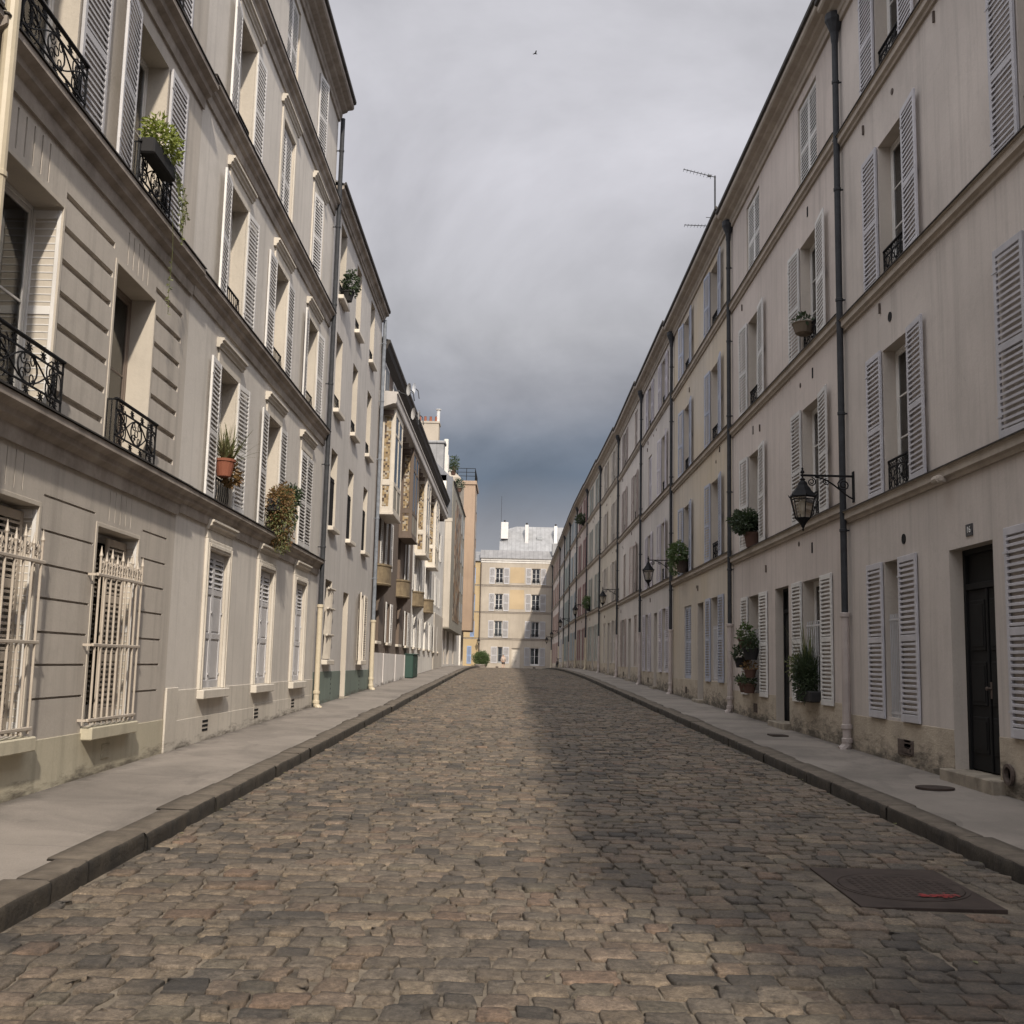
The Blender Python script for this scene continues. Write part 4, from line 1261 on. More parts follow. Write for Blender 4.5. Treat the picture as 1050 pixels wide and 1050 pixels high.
drainpipe(L1, .10, WZ(13.4), 0, y=-.19, r=.065, mat='cream pipe', low=2.0, lowmat='cream pipe')

# --- L2: smooth house with shutters
L2, X, zb = left_root('smooth pearl house with white louvred shutters, hood mouldings and a rust coloured window plant', 15.12, 26.3)
holes = []
wins = [(17.37, 1.10), (20.80, 1.10), (24.18, 1.15)]
fz = {1: (4.08, 2.12), 2: (7.22, 1.98), 3: (10.22, 1.90), 4: (13.10, 1.88)}
for yc, w in wins:
    for f_ in (1, 2, 3, 4): holes.append((X(yc) - w / 2, X(yc) + w / 2, WZ(fz[f_][0]), WZ(fz[f_][0] + fz[f_][1]), .30))
    holes.append((X(yc) - .60, X(yc) + .60, WZ(1.20), WZ(3.32), .12))
wall(L2, 11.18, -.8, WZ(15.3), holes, 'pearl render', 'cream reveal render', 8.5)
for z_, p_ in ((4.03, .17), (7.17, .17), (10.15, .17), (13.02, .17)): ledge(L2, .02, 11.16, WZ(z_), 'weathered ledge stone', p_, .36, heavy=True)
cornice(L2, 0, 11.18, WZ(15.62), .38, .45, 'weathered ledge stone'); roof(L2, 11.18, WZ(15.7))
mb = MB(); mb.bbox(.0, 11.17, -.016, .003, -.6, WZ(1.22), .006); mb.bbox(.5, 5.2, -.026, -.016, -.6, WZ(.80), .006); mb.bbox(5.22, 11.1, -.026, -.016, -.6, WZ(.86), .006); mb.bbox(-.04, .48, -.045, -.016, -.6, WZ(1.26), .008)
part('dado', mb, 'cream dado render', L2)
for x_, z_ in ((2.0, .57), (5.4, .60), (8.8, .66)): 
    m2 = MB()
    for k in range(3): m2.bbox(-.15, .15, -.032, -.02, k * .065, k * .065 + .035, .003)
    part('vent', m2, 'black iron', L2, (x_, 0, WZ(z_)))
def b_surround(mb):
    w, h = 1.2, 2.12
    for sx in (-1, 1):
        a = sx * (w / 2 + .075); mb.bbox(a - .075, a + .075, -.05, .003, -.0, h + .16, .012); mb.bbox(a - .03, a + .03, -.066, -.05, 0, h + .10, .008)
    mb.bbox(-w / 2, w / 2, -.05, .003, h, h + .16, .012); mb.bbox(-w / 2, w / 2, -.066, -.05, h + .04, h + .10, .008)
    mb.bbox(-w / 2 - .15, w / 2 + .15, -.035, .003, h + .16, h + .30, .006)
    mb.prof([(0, h + .30), (.05, h + .30), (.06, h + .34), (.10, h + .36), (.10, h + .40), (.13, h + .41), (.13, h + .44), (0, h + .46)], -w / 2 - .17, w / 2 + .17)
    mb.bbox(-w / 2 - .16, w / 2 + .16, -.12, .003, -.14, 0, .012)
def b_hood(mb):
    mb.bbox(-.68, .68, -.03, .003, 0, .24, .006)
    mb.prof([(0, .24), (.05, .24), (.06, .28), (.09, .30), (.09, .34), (.12, .35), (.12, .385), (0, .40)], -.78, .78)
    for sx in (-1, 1): mb.bbox(sx * .63 - .07, sx * .63 + .07, -.035, .003, -2.1, 0, .01)
for i_, (yc, w) in enumerate(wins):
    shared('window_surround', 'sur', b_surround, 'cream dado render', L2, (X(yc), 0, WZ(1.20)))
    window(L2, X(yc), WZ(1.20), 1.2, 2.12, .12, 'window white', 3, 2, 'closed', 'grey white paint', style='panel')
    shared('hood', 'hood', b_hood, 'cream dado render', L2, (X(yc), 0, WZ(6.22)))
    shared('hood', 'hood', b_hood, 'cream dado render', L2, (X(yc), 0, WZ(9.21)))
    shared('hood', 'hood', b_hood, 'cream dado render', L2, (X(yc), 0, WZ(12.13)))
cfg = {(0, 1): 'open', (1, 1): 'open', (2, 1): 'shut', (0, 2): 'open', (1, 2): 'open', (2, 2): 'open', (0, 3): 'open', (1, 3): 'closed', (2, 3): 'half', (0, 4): 'closed', (1, 4): 'closed', (2, 4): 'half'}
for (i_, f_), st in cfg.items():
    yc, w = wins[i_]; z_, h_ = fz[f_]
    a_ = (random.choice([0, 3, 6]), random.choice([0, 2, 4]))
    if st == 'half': a_ = (0, 0)
    if st == 'shut': a_ = (0, 0)
    o = window(L2, X(yc), WZ(z_), w, h_, .30, 'window white', 2, 2, 'closed' if st == 'closed' else 'open' if st == 'open' else None, 'white paint', sw=.60, guard=None if st in ('closed', 'shut') else 'plain',
               rails=(.47,), ang=a_, gap=.015, curtain=0 if st == 'open' else None)
    if st == 'shut':      # leaves pulled to, standing a little proud of the wall
        k = b_louver(w / 2 + .12, h_ - .06, (.47,))
        for q_ in (-w / 2 - .12, .005): shared('shutter', ('prd', w, h_), k, 'white paint', o, (q_, -.23 - .02, .03), 0)
    if st == 'half':
        k = b_louver(w / 2 + .02, h_ - .03, (.47,))
        l_ = shared('shutter', ('hlf', w, h_), k, 'white paint', o, (-w / 2, -.235, .02), R(-9)); 
        r_ = shared('shutter', ('hlf', w, h_), k, 'white paint', o, (w / 2, -.20, .02)); r_.rotation_euler = (0, 0, R(180 + 7))
drainpipe(L2, 11.08, WZ(15.2), 0, y=-.13, r=.055, mat='zinc pipe', low=2.45, lowmat='cream pipe', lr=.062)

# --- L3: plain house with narrow windows
L3, X, zb = left_root('plain silver grey house with narrow deep windows, white sills and a green dado', 26.3, 36.6)
cols = [28.02, 31.0, 34.15]
holes = []
for f_, z_, h_ in ((1, 5.02, 2.0), (2, 8.05, 2.02), (3, 11.05, 1.95)):
    for yc in cols: holes.append((X(yc) - .49, X(yc) + .49, WZ(z_), WZ(z_ + h_), .36))
holes.append((X(28.02) - .5, X(28.02) + .5, WZ(1.68), WZ(3.68), .30)); holes.append((X(31.0) - .48, X(31.0) + .48, WZ(.66), WZ(3.55), .45)); holes.append((X(34.1) - .55, X(34.1) + .55, WZ(1.68), WZ(3.68), .30))
wall(L3, 10.3, -.8, WZ(13.2), holes, 'silver render', 'cream reveal render', 8.5)
cornice(L3, 0, 10.3, WZ(13.48), .22, .30, 'weathered ledge stone'); roof(L3, 10.3, WZ(13.55), p=.2)
mb = MB()
for a, b in ((.0, X(31.0) - .49), (X(31.0) + .49, 10.28)): mb.bbox(a + .01, b, -.014, .003, -.6, WZ(1.385), .004)
part('dado', mb, 'green dado render', L3)
for f_, z_, h_ in ((1, 5.02, 2.0), (2, 8.05, 2.02), (3, 11.05, 1.95)):
    for yc in cols:
        gd = 'bars' if f_ == 1 else 'plain'
        window(L3, X(yc), WZ(z_), .98, h_, .36, 'window brown', 3, 2, None, guard=gd, sill=(.14, .11, 'cream paint'), curtain=None, gy=.02)
o = window(L3, X(28.02), WZ(1.68), 1.0, 2.0, .30, 'window white', 3, 2, None, sill=(.14, .12, 'cream paint'), curtain=0)
mb = MB()   # pale roller blind let down outside, gathered by three cords
for z0, z1 in ((.02, .62), (.62, 1.28), (1.28, 1.78)):
    n = 14
    for j in range(n):
        u0, u1 = j / n, (j + 1) / n
        y0, y1 = -.03 * math.sin(u0 * 22) - .05 * math.sin(math.pi * u0), -.03 * math.sin(u1 * 22) - .05 * math.sin(math.pi * u1)
        mb.face([(-.47 + .94 * u0, y0, z0), (-.47 + .94 * u1, y1, z0), (-.47 + .94 * u1, y1 - .03, z1), (-.47 + .94 * u0, y0 - .03, z1)])
    mb.tube([(-.5, -.09, z1), (.5, -.09, z1)], .03, 6)
part('blind', mb, 'cream paint', o, (0, -.23, 0))
window(L3, X(34.1), WZ(1.68), 1.1, 2.0, .30, 'window white', 3, 2, 'open', 'cream paint', sill=(.16, .13, 'cream paint'), sw=.62, ang=(12, 0), rails=(.5,))
door(L3, X(31.0), WZ(.66), .96, 2.89, .45, 'cream paint', .5, step=True)
for x_ in (2.6, 8.0): 
    m2 = MB()
    for k in range(4): m2.lathe([(.03, -.018), (.03, .0)], (0, 0, k * .12), 8, axis='y')
    part('vent', m2, 'black iron', L3, (x_, 0, WZ(.82)))
drainpipe(L3, 10.1, WZ(13.2), 0, y=-.12, r=.06, mat='blue pipe', low=2.3, lowmat='cream pipe')

# --- L4: art nouveau apartment house with oriels and ochre ceramics
L4, X, zb = left_root('art nouveau apartment house with white oriels, ochre ceramic panels and a deep shaded eave', 36.6, 74.0, 'apartment_house')
oriels = [37.25, 44.4, 51.7, 58.3]
holes = []; wl_ = []
for i_, y0 in enumerate(oriels):
    wl_.append((y0 + .55, 1.0, 5.00, 1.70)); wl_.append((y0 + 3.6, 1.1, 5.05, 1.75)); wl_.append((y0 + .95, 1.2, 2.35, 1.45)); wl_.append((y0 + 4.3, 1.2, 2.35, 1.45))
    wl_.append((y0 + 4.3, 1.1, 8.0, 1.7))
wl_ += [(66.0, 1.1, 5.05, 1.75), (69.5, 1.1, 5.05, 1.75), (66.0, 1.1, 8.0, 1.7), (69.5, 1.1, 8.0, 1.7), (66.0, 1.1, 2.3, 1.5), (69.5, 1.1, 2.3, 1.5)]
H_ = [(X(y) - w / 2, X(y) + w / 2, WZ(z), WZ(z + h), .28) for y, w, z, h in wl_]
split = X(51.0)
ha = [h for h in H_ if h[1] < split]; hb = [h for h in H_ if h[0] > split]
wall(L4, split, -.8, WZ(12.2), ha, 'brown render', 'brown render', 9)
wall(L4, 37.4 - split, -.8, WZ(12.2), hb, 'white render', 'white render', 9, x0=split)
mb = MB(); mb.bbox(.02, split - .02, -.03, .003, -.6, WZ(1.95), .006)
for x_ in (4.0, 8.2, 12.0): mb.bbox(x_ - .25, x_ + .25, -.055, -.03, -.6, WZ(1.95), .006)
part('dado', mb, 'light panel render', L4)
mb = MB(); mb.bbox(X(66), 37.35, -.06, .003, -.6, WZ(4.6), .02); part('entrance_bay', mb, 'cream render', L4)
for (y, w, z, h) in wl_:
    window(L4, X(y), WZ(z), w, h, .28, 'window white', 3, 2, 'open' if random.random() < .8 else None, 'white paint', sw=.5, curtain=random.choice([None, 0]), sill=(.12, .1, 'cream paint') if z < 4 else None,
           ang=(random.choice([0, 3, 8]), random.choice([0, 3, 8])), rails=(.5,))
# deep projecting eave
mb = MB()
mb.prof([(0, WZ(10.18)), (.48, WZ(10.36)), (.57, WZ(10.36)), (.59, WZ(10.42)), (.59, WZ(10.68)), (.63, WZ(10.70)), (.63, WZ(10.76)), (0, WZ(10.80))], 0.0, 30.5)
ev = part('eave', mb, 'silver render', L4)
for k in range(26): shared('bracket', 'eb', lambda m: m.bbox(0, .10, -.46, 0, 0, .17, .008), 'brown render', ev, (.4 + k * 1.15, 0, WZ(10.05)))
mb = MB(); mb.prof([(0, WZ(12.1)), (.20, WZ(12.28)), (.24, WZ(12.42)), (.30, WZ(12.48)), (.30, WZ(12.58)), (0, WZ(12.62))], 0, 37.4)
part('cornice', mb, 'flashing', L4)
roof(L4, 37.4, WZ(12.6), 9, .2, 2.2, 'slate zinc')
mb = MB()
for k in range(11):
    x0 = 1.0 + k * 2.7
    mb.bbox(x0, x0 + 1.25, -.05, .003, WZ(10.85), WZ(12.05), .01)
aw = part('attic_frame', mb, 'white paint', L4)
mb = MB()
for k in range(11):
    x0 = 1.0 + k * 2.7
    for q in (.08, .66): mb.box(x0 + q, x0 + q + .5, -.056, -.05, WZ(10.95), WZ(11.95))
part('attic_pane', mb, 'blue grey door', aw)
def b_oriel(mb):
    W, D, Hh = 2.5, .49, 3.66
    mb.bbox(0, W, -D, .003, 0, Hh, .015)
def b_ofr(mb):
    W, D, Hh = 2.5, .49, 3.66
    # raised stiles and rails on the near face (x=0 side) and the street face
    for (y0, y1) in ((-D - .012, -D + .10), (-.12, 0.0)): mb.bbox(-.03, .0, y0, y1, .0, Hh, .006)
    for (z0, z1) in ((0, .17), (.92, 1.10), (3.35, Hh)): mb.bbox(-.028, .0, -D + .10, -.12, z0, z1, .006)
    for x in (0.0, 1.18, W - .14): mb.bbox(x, x + .14, -D - .03, -D, 0, Hh, .006)
    for (z0, z1) in ((0, .16), (.92, 1.08), (2.7, 2.8), (3.4, Hh)): mb.bbox(.14, W - .14, -D - .028, -D, z0, z1, .006)
    mb.bbox(-.06, W + .04, -D - .06, .0, -.10, .0, .012)
def b_opan(mb):
    D = .49
    mb.box(-.012, -.002, -D + .12, -.14, .19, .90); mb.box(-.012, -.002, -D + .12, -.14, 1.13, 3.32)
def b_ogl(mb):
    D = .49
    for x0, x1 in ((.16, 1.16), (1.34, 2.34)): mb.box(x0, x1, -D - .012, -D - .004, 1.10, 2.68); mb.box(x0, x1, -D - .012, -D - .004, 2.82, 3.38)
def b_ofill(mb):
    D = .49
    for x0, x1 in ((.15, 1.17), (1.33, 2.35)): mb.box(x0, x1, -D - .015, -D - .003, .17, .91)
def b_corb(mb):
    # half-round balcony on a scrolled corbel under the oriel
    P = []
    n = 10
    for (s, z) in ((1.0, 0), (1.04, .05), (1.0, .08), (1.0, .62), (1.05, .66), (1.05, .72)):
        P.append([(1.0 - .95 * s * math.cos(math.pi * k / n), -.46 * s * math.sin(math.pi * k / n), z) for k in range(n + 1)])
    V = [p for r in P for p in r]; F = []
    for i in range(len(P) - 1):
        for k in range(n): F.append((i * (n + 1) + k, i * (n + 1) + k + 1, (i + 1) * (n + 1) + k + 1, (i + 1) * (n + 1) + k))
    mb.grid(V, F + [tuple(range(n + 1)), tuple(range((len(P) - 1) * (n + 1), len(P) * (n + 1)))])
def b_cons(mb):
    mb.prof([(0, -.85), (.05, -.82), (.08, -.6), (.16, -.35), (.36, -.12), (.40, 0), (0, 0)], .85, 1.15)
for i_, y0 in enumerate(oriels):
    wm = 'brown render' if i_ == 1 else 'cream paint'
    o = shared('oriel', 'or', b_oriel, 'brown render' if i_ == 1 else 'white render', L4, (X(y0), 0, WZ(6.72)))
    shared('oriel_frame', 'of', b_ofr, wm, o); shared('ceramic_panel', 'op', b_opan, 'ochre ceramic', o); shared('pane', 'og', b_ogl, 'window glass', o)
    shared('spandrel', 'ofl', b_ofill, 'olive grey render', o)
    c = shared('balcony', 'cb', b_corb, 'ochre stone', L4, (X(y0) - .2, 0, WZ(4.22)))
    shared('console', 'cn', b_cons, 'brown render' if i_ < 2 else 'white render', c)
mb = MB(); mb.bbox(0, 2.3, -.40, .0, 0, 1.0, .02); mb.bbox(-.04, 2.34, -.44, .0, 1.0, 1.05, .01)
cab = tag(part('utility_cabinet', mb, 'green cabinet', None, (XL, 48.6, g(49.5) + KERB + .02), math.pi / 2), 'dark green utility cabinet against the white wall on the left pavement', 'cabinet')
mb = MB()
for x_ in (.03, 1.17): mb.bbox(x_, x_ + 1.1, -.412, -.40, .06, .95, .006)
mb.box(1.10, 1.13, -.43, -.412, .45, .6)
part('cabinet_door', mb, 'green cabinet', cab)

# --- L5: modern block with a jutting upper front and a mosaic strip
L5, X, zb = left_root('block with a jutting olive grey upper front and a dark patterned mosaic strip', 74.0, 99.0, 'apartment_house')
D5 = .48
wall(L5, 25.0, -.8, WZ(14.3), [(X(76.4), X(77.6), .1, 2.5, .3), (X(80), X(83), .1, 2.7, .3), (X(88), X(90), .1, 2.7, .3)], 'white render', depth=9)
mb = MB()
mb.bbox(0, 19, -D5, .0, WZ(3.9), WZ(13.9), .01)
part('jutting_front', mb, 'olive grey render', L5)
mb = MB(); mb.bbox(-.03, .0, -D5 + .02, -.02, WZ(4.0), WZ(11.1), .004); mb.bbox(-.06, .0, -D5 - .02, .0, WZ(11.1), WZ(11.35), .01); part('end_pilaster', mb, 'cream render', L5)
mb = MB(); mb.bbox(-.03, .0, -D5 + .04, -.06, WZ(11.36), WZ(14.2), .004); part('slate_cheek', mb, 'slate zinc', L5)
mb = MB(); mb.bbox(4.0, 12.6, -D5 - .02, -D5 + .003, WZ(4.6), WZ(13.2), .004); part('mosaic_strip', mb, 'dark mosaic', L5)
mb = MB()
for k in range(4):
    for x0 in (13.2, 16.5): mb.bbox(x0, x0 + 1.3, -D5 - .03, -D5 + .003, WZ(4.9 + 2.3 * k), WZ(6.4 + 2.3 * k), .01)
part('window', mb, 'window grey', L5)
mb = MB()
V = [(0, -D5 - .1, WZ(13.9)), (19, -D5 - .1, WZ(13.9)), (19, 1.2, WZ(15.6)), (0, 1.2, WZ(15.6)), (0, 8, WZ(15.6)), (19, 8, WZ(15.6)), (0, 8, WZ(13.9)), (19, 8, WZ(13.9))]
mb.grid(V, [(0, 1, 2, 3), (3, 2, 5, 4), (4, 5, 7, 6), (0, 3, 4, 6), (1, 2, 5, 7), (0, 1, 7, 6)])
rf5 = part('roof', mb, 'slate zinc', L5)
mb = MB(); mb.bbox(1.6, 2.8, .75, 2.9, WZ(13.8), WZ(18.2), .02); mb.bbox(1.55, 2.85, .70, 2.95, WZ(18.2), WZ(18.36), .02)
ch5 = part('chimney', mb, 'butter render', L5)
mb = MB()
for k in range(5): mb.lathe([(.11, 0), (.10, .1), (.085, .42), (.10, .45), (.06, .45)], (2.2, 1.0 + k * .38, WZ(18.36)), 8)
part('chimney_pot', mb, 'terracotta', ch5)
mb = MB(); mb.tube([(2.2, .85, WZ(18.3)), (2.2, .85, WZ(19.3))], .12, 8); mb.lathe([(.2, 0), (.2, .05)], (2.2, .85, WZ(19.3)), 8); part('flue', mb, 'white paint', ch5)
mb = MB(); mb.bbox(.2, 1.3, .25, 1.6, WZ(13.9), WZ(16.5), .05); mb.bbox(.1, 1.35, .15, 1.65, WZ(16.5), WZ(16.7), .05); part('dormer', mb, 'pale zinc', L5)
mb = MB(); mb.bbox(4.0, 4.3, .2, .5, WZ(14.2), WZ(17.6), .02); mb.bbox(8.0, 9.0, .4, 1.4, WZ(14.2), WZ(17.2), .02); mb.bbox(12.5, 12.9, .2, .6, WZ(14.2), WZ(16.9), .02); part('roof_pier', mb, 'white render', L5)
mb = MB(); mb.bbox(12, 19, -.35, 1.0, WZ(13.8), WZ(16.6), .4); part('rounded_gable', mb, 'butter render', L5)

# --- L6: tall peach block
L6, X, zb = left_root('tall peach rendered block with a railed roof terrace at the far left', 99.0, 104.5, 'apartment_house', x=-4.55)
D6 = .95
wall(L6, 5.5, -.8, WZ(4.5), [(1.2, 3.9, .1, 2.5, .4)], 'white render', depth=9)
mb = MB(); mb.bbox(0, 5.5, -D6, 9, WZ(4.5), WZ(17.7), .02); part('upper_block', mb, 'peach render', L6)
mb = MB(); mb.bbox(-.12, 5.6, -D6 - .12, 9.1, WZ(17.7), WZ(18.05), .03)
pt = part('parapet', mb, 'peach render', L6)
mb = MB()
for k in range(6):
    x_ = .05 + k * 1.08; mb.tube([(x_, -D6 + .05, WZ(18.05)), (x_, -D6 + .05, WZ(19.2))], .03, 5)
for k in range(7):
    y_ = -D6 + .05 + k * .8; mb.tube([(.05, y_, WZ(18.05)), (.05, y_, WZ(19.2))], .03, 5)
for z_ in (18.5, 18.85, 19.2):
    mb.tube([(.05, 5.0, WZ(z_)), (.05, -D6 + .05, WZ(z_)), (5.45, -D6 + .05, WZ(z_))], .028, 5)
part('railing', mb, 'black iron', pt)
mb = MB()
for k in range(5):
    for x0 in (3.0,): mb.bbox(x0, x0 + 1.3, -D6 - .03, -D6 + .004, WZ(5.6 + 2.5 * k), WZ(7.2 + 2.5 * k), .01)
part('window', mb, 'window grey', L6)
# ================================================================== end of the street
YE = 139.4; ZE = g(139.4) + .02
EB = thing('end_house', 'cream and apricot house with white shutters closing the end of the street', 'house', (-4.10, YE, ZE), 0)
WZ = lambda z: z - ZE
holes = []
wx = [(-1.72, 1.02), (2.92, 1.08)]
fl = [(4.85, 2.1), (8.20, 2.15), (11.62, 2.0)]
for x_, w in wx:
    for z_, h_ in fl: holes.append((x_ + 4.1 - w / 2, x_ + 4.1 + w / 2, WZ(z_), WZ(z_ + h_), .25))
holes.append((-1.42 + 4.1 - .30, -1.42 + 4.1 + .30, WZ(1.68), WZ(3.68), .3)); holes.append((2.92 + 4.1 - .58, 2.92 + 4.1 + .58, WZ(1.45), WZ(3.66), .25))
holes.append((.55 + 4.1 - .52, .55 + 4.1 + .52, 0.0, WZ(3.55), .22))
wall(EB, 14.0, -1.0, WZ(14.3), holes, 'butter render', 'cream reveal render', 9)
mb = MB()
for a, b, c, d in ((-.35, 1.45, 11.75, 13.75), (-.35, 1.45, 8.45, 10.9)): mb.bbox(a + 4.1, b + 4.1, -.012, .003, WZ(c), WZ(d), .004)
part('apricot_panel', mb, 'apricot patch render', EB)
for z_ in (4.75, 8.07, 11.45): ledge(EB, 0, 14, WZ(z_), 'ledge stone', .10, .17)
mb = MB(); mb.prof([(0, -.55), (.05, -.55), (.06, -.38), (.16, -.30), (.20, -.12), (.30, -.06), (.30, 0), (0, 0)], 0, 14); o = part('cornice', mb, 'white render', EB); o.location.z = WZ(14.85)
mb = MB()
V = []
for x in (-.1, 14): V += [(x, -.32, WZ(14.88)), (x, 1.2, WZ(16.0)), (x, 9, WZ(16.6)), (x, 9, WZ(14.6)), (x, -.32, WZ(14.8))]
mb.grid(V, [(0, 1, 6, 5), (1, 2, 7, 6), (2, 3, 8, 7), (4, 0, 5, 9), (0, 1, 2, 3, 4), (5, 6, 7, 8, 9)])
rfE = part('roof', mb, 'zinc roof', EB)
mb = MB(); mb.bbox(9.0, 10.4, -.2, 1.5, WZ(15.3), WZ(16.9), .05); part('dormer', mb, 'pale zinc', EB)
for x_, w in wx:
    for i_, (z_, h_) in enumerate(fl):
        window(EB, x_ + 4.1, WZ(z_), w, h_, .25, 'white paint', 3 if i_ else 2, 2, 'open', 'grey white paint', sw=.68, guard='scroll', curtain=0 if i_ < 1 else None, gap=.06)
window(EB, 2.92 + 4.1, WZ(1.45), 1.16, 2.21, .25, 'white paint', 2, 2, 'open', 'grey white paint', sw=.66, curtain=0, gap=.06)
window(EB, -1.42 + 4.1, WZ(1.68), .6, 2.0, .3, 'window grey', 2, 1, 'open', 'grey white paint', sw=.78, gap=.06)
door(EB, .55 + 4.1, 0.02, 1.04, WZ(3.55) - .02, .22, 'cream paint', .45, step=False)
for x_ in (-1.75, 2.9): vent(EB, x_ + 4.1, .18, .34, .16)
drainpipe(EB, .04, WZ(14.2), 0, y=-.12, r=.06, mat='rust iron', low=0)
YB = thing('end_house', 'yellow house with blue shutters at the far left corner, beside the end house', 'house', (-9.0, YE + .15, ZE), 0)
hs = [(3.74, 4.27, WZ(z_), WZ(z_ + 2.05), .2) for z_ in (4.85, 8.2, 11.6)]
wall(YB, 4.9, -1.0, WZ(14.45), hs, 'yellow render', 'yellow render', 9)
ledge(YB, 0, 4.88, WZ(8.07), 'ledge stone', .06, .12); ledge(YB, 0, 4.88, WZ(11.45), 'ledge stone', .06, .12); ledge(YB, 0, 4.88, WZ(4.75), 'ledge stone', .06, .12)
for a, b, c, d, r in hs: window(YB, (a + b) / 2, c, b - a, d - c, .2, 'sky blue paint', 2, 1, 'closed', 'sky blue paint')
window(YB, 3.0, WZ(1.55), .8, 2.15, .1, 'white paint', 2, 2, 'open', 'sky blue paint', sw=.55)
roof(YB, 4.95, WZ(14.5), 9, .25, 1.6)
lantern('black wall lantern on the corner between the yellow and the cream end houses', 0, 0, side='E', x=(-4.12, YE + .02, 4.75))
# the bigger grey roofed building behind
BB = thing('apartment_house', 'tall building with a broad grey zinc roof and white chimneys behind the end house', 'building', (-1.85, 149.5, 0), 0)
mb = MB(); mb.bbox(0, 16, 0, 12, -1, 16.8, .02); part('wall', mb, 'white render', BB)
mb = MB(); V = []
mb.grid([(-.1, -.2, 16.85), (16, -.2, 16.85), (16, 3.2, 20.6), (2.2, 3.2, 20.6), (-.1, 3.2, 19.9), (-.1, 8, 20), (16, 8, 20.6), (-.1, 8, 16.8), (16, 8, 16.8)],
        [(0, 1, 2, 3), (0, 3, 4), (4, 3, 2, 6, 5), (5, 6, 8, 7), (0, 4, 5, 7), (1, 2, 6, 8)])
rb = part('roof', mb, 'pale zinc', BB)
for (x0, x1, z0, z1) in ((.05, 1.05, 18.6, 20.9), (3.35, 3.85, 17.6, 20.6), (7.35, 7.8, 17.4, 20.5)):
    m2 = MB(); m2.bbox(x0, x1, .9, 2.2, z0, z1, .03)
    c = part('chimney', m2, 'white paint', rb)
    m3 = MB(); m3.lathe([(.10, 0), (.09, .2), (.16, .22), (.16, .28)], ((x0 + x1) / 2, 1.2, z1), 8); part('chimney_pot', m3, 'flashing', c)
m2 = MB(); m2.bbox(5.0, 5.75, 1.3, 1.6, 18.6, 19.1, .02); part('skylight', m2, 'window grey', rb)
m2 = MB(); m2.tube([(.05, 1.0, 19.5), (.05, 1.0, 24.5)], .025, 5); part('mast', m2, 'zinc pipe', rb)

# ================================================================== street things
# inspection cover in the cobbles
zc_ = road_z(2.885, 8.35)
mh = thing('manhole_cover', 'dark iron inspection cover with a red paint mark set among the cobbles', 'manhole', (2.885, 8.35, zc_ - .003), 0)
mh.rotation_euler = (math.atan(.0165), 0, 0)
def grid_disc(mb, r, z, n=40):
    mb.lathe([(r, z - .02), (r, z), (r - .012, z + .003), (.001, z + .003)], (0, 0, 0), n)
m2 = MB(); m2.bbox(-.49, .49, -.66, .66, -.05, .006, .003)
fr_ = part('frame', m2, 'manhole iron', mh)
m2 = MB()
m2.lathe([(.475, .006), (.475, .010), (.45, .010), (.44, .004)], (0, 0, 0), 48)
part('rim', m2, 'manhole iron', fr_)
m2 = MB(); m2.lathe([(.435, .0), (.435, .009), (.001, .0095)], (0, 0, 0), 48)
for i in range(-6, 7):
    for j in range(-6, 7):
        if math.hypot(i, j) * .065 < .39: m2.bbox(i * .065 - .018, i * .065 + .018, j * .065 - .018, j * .065 + .018, .009, .0125, .003)
lid = part('lid', m2, 'manhole iron', mh)
m2 = MB()
for k in range(90):
    x_ = rng.uniform(.02, .30); y_ = rng.normal(-.32, .03) ; r_ = rng.uniform(.003, .013)
    n = 8
    m2.face([(x_ + r_ * 1.5 * math.cos(6.283 * q / n), y_ + r_ * math.sin(6.283 * q / n) * rng.uniform(.7, 1.2), .0150 + k * .00006) for q in range(n)])
part('paint_mark', m2, 'red mark', lid)
pc = thing('pavement_cover', 'round dark iron cover in the right pavement in front of the black door', 'manhole', (5.02, 13.28, g(13.28) + KERB + .024), 0)
m2 = MB(); m2.lathe([(.22, -.02), (.22, .004), (.20, .007), (.185, .002), (.18, .007), (.001, .007)], (0, 0, 0), 32); part('lid', m2, 'manhole iron', pc)
pc2 = thing('pavement_cover', 'small square cover in the right pavement below the plant filled window', 'manhole', (5.0, 20.9, g(20.9) + KERB + .022), 0)
m2 = MB(); m2.bbox(-.15, .15, -.22, .22, -.02, .006, .004); part('lid', m2, 'manhole iron', pc2)

# television aerial
an = thing('television_aerial', 'thin television aerial with two booms above the right roofline', 'aerial', (5.95, 32.3, 13.4), 0)
m2 = MB(); m2.tube([(0, 0, -.6), (0, 0, 3.35)], .028, 8); part('mast', m2, 'zinc pipe', an)
for z_, tilt, L_ in ((3.3, .22, .98), (1.72, .0, .95)):
    m2 = MB()
    m2.tube([(.03, 0, z_), (-L_, -.05, z_ + tilt)], .013, 5)
    for k in range(9):
        u = k / 8; m2.tube([(-.12 - (L_ - .14) * u, -.16 + .05 * u, z_ + tilt * (.1 + .9 * u)), (-.12 - (L_ - .14) * u, .16 - .05 * u, z_ + tilt * (.1 + .9 * u))], .007, 4)
    m2.bbox(-.22, -.12, -.03, .03, z_ + .01, z_ + .08, .01)
    part('boom', m2, 'zinc pipe', an)
m2 = MB(); m2.tube([(-.28, 0, 2.0), (.25, 0, 1.98)], .012, 4); m2.bbox(-.10, -.05, -.03, .03, 1.98, 2.08, .01); part('cross_arm', m2, 'zinc pipe', an)
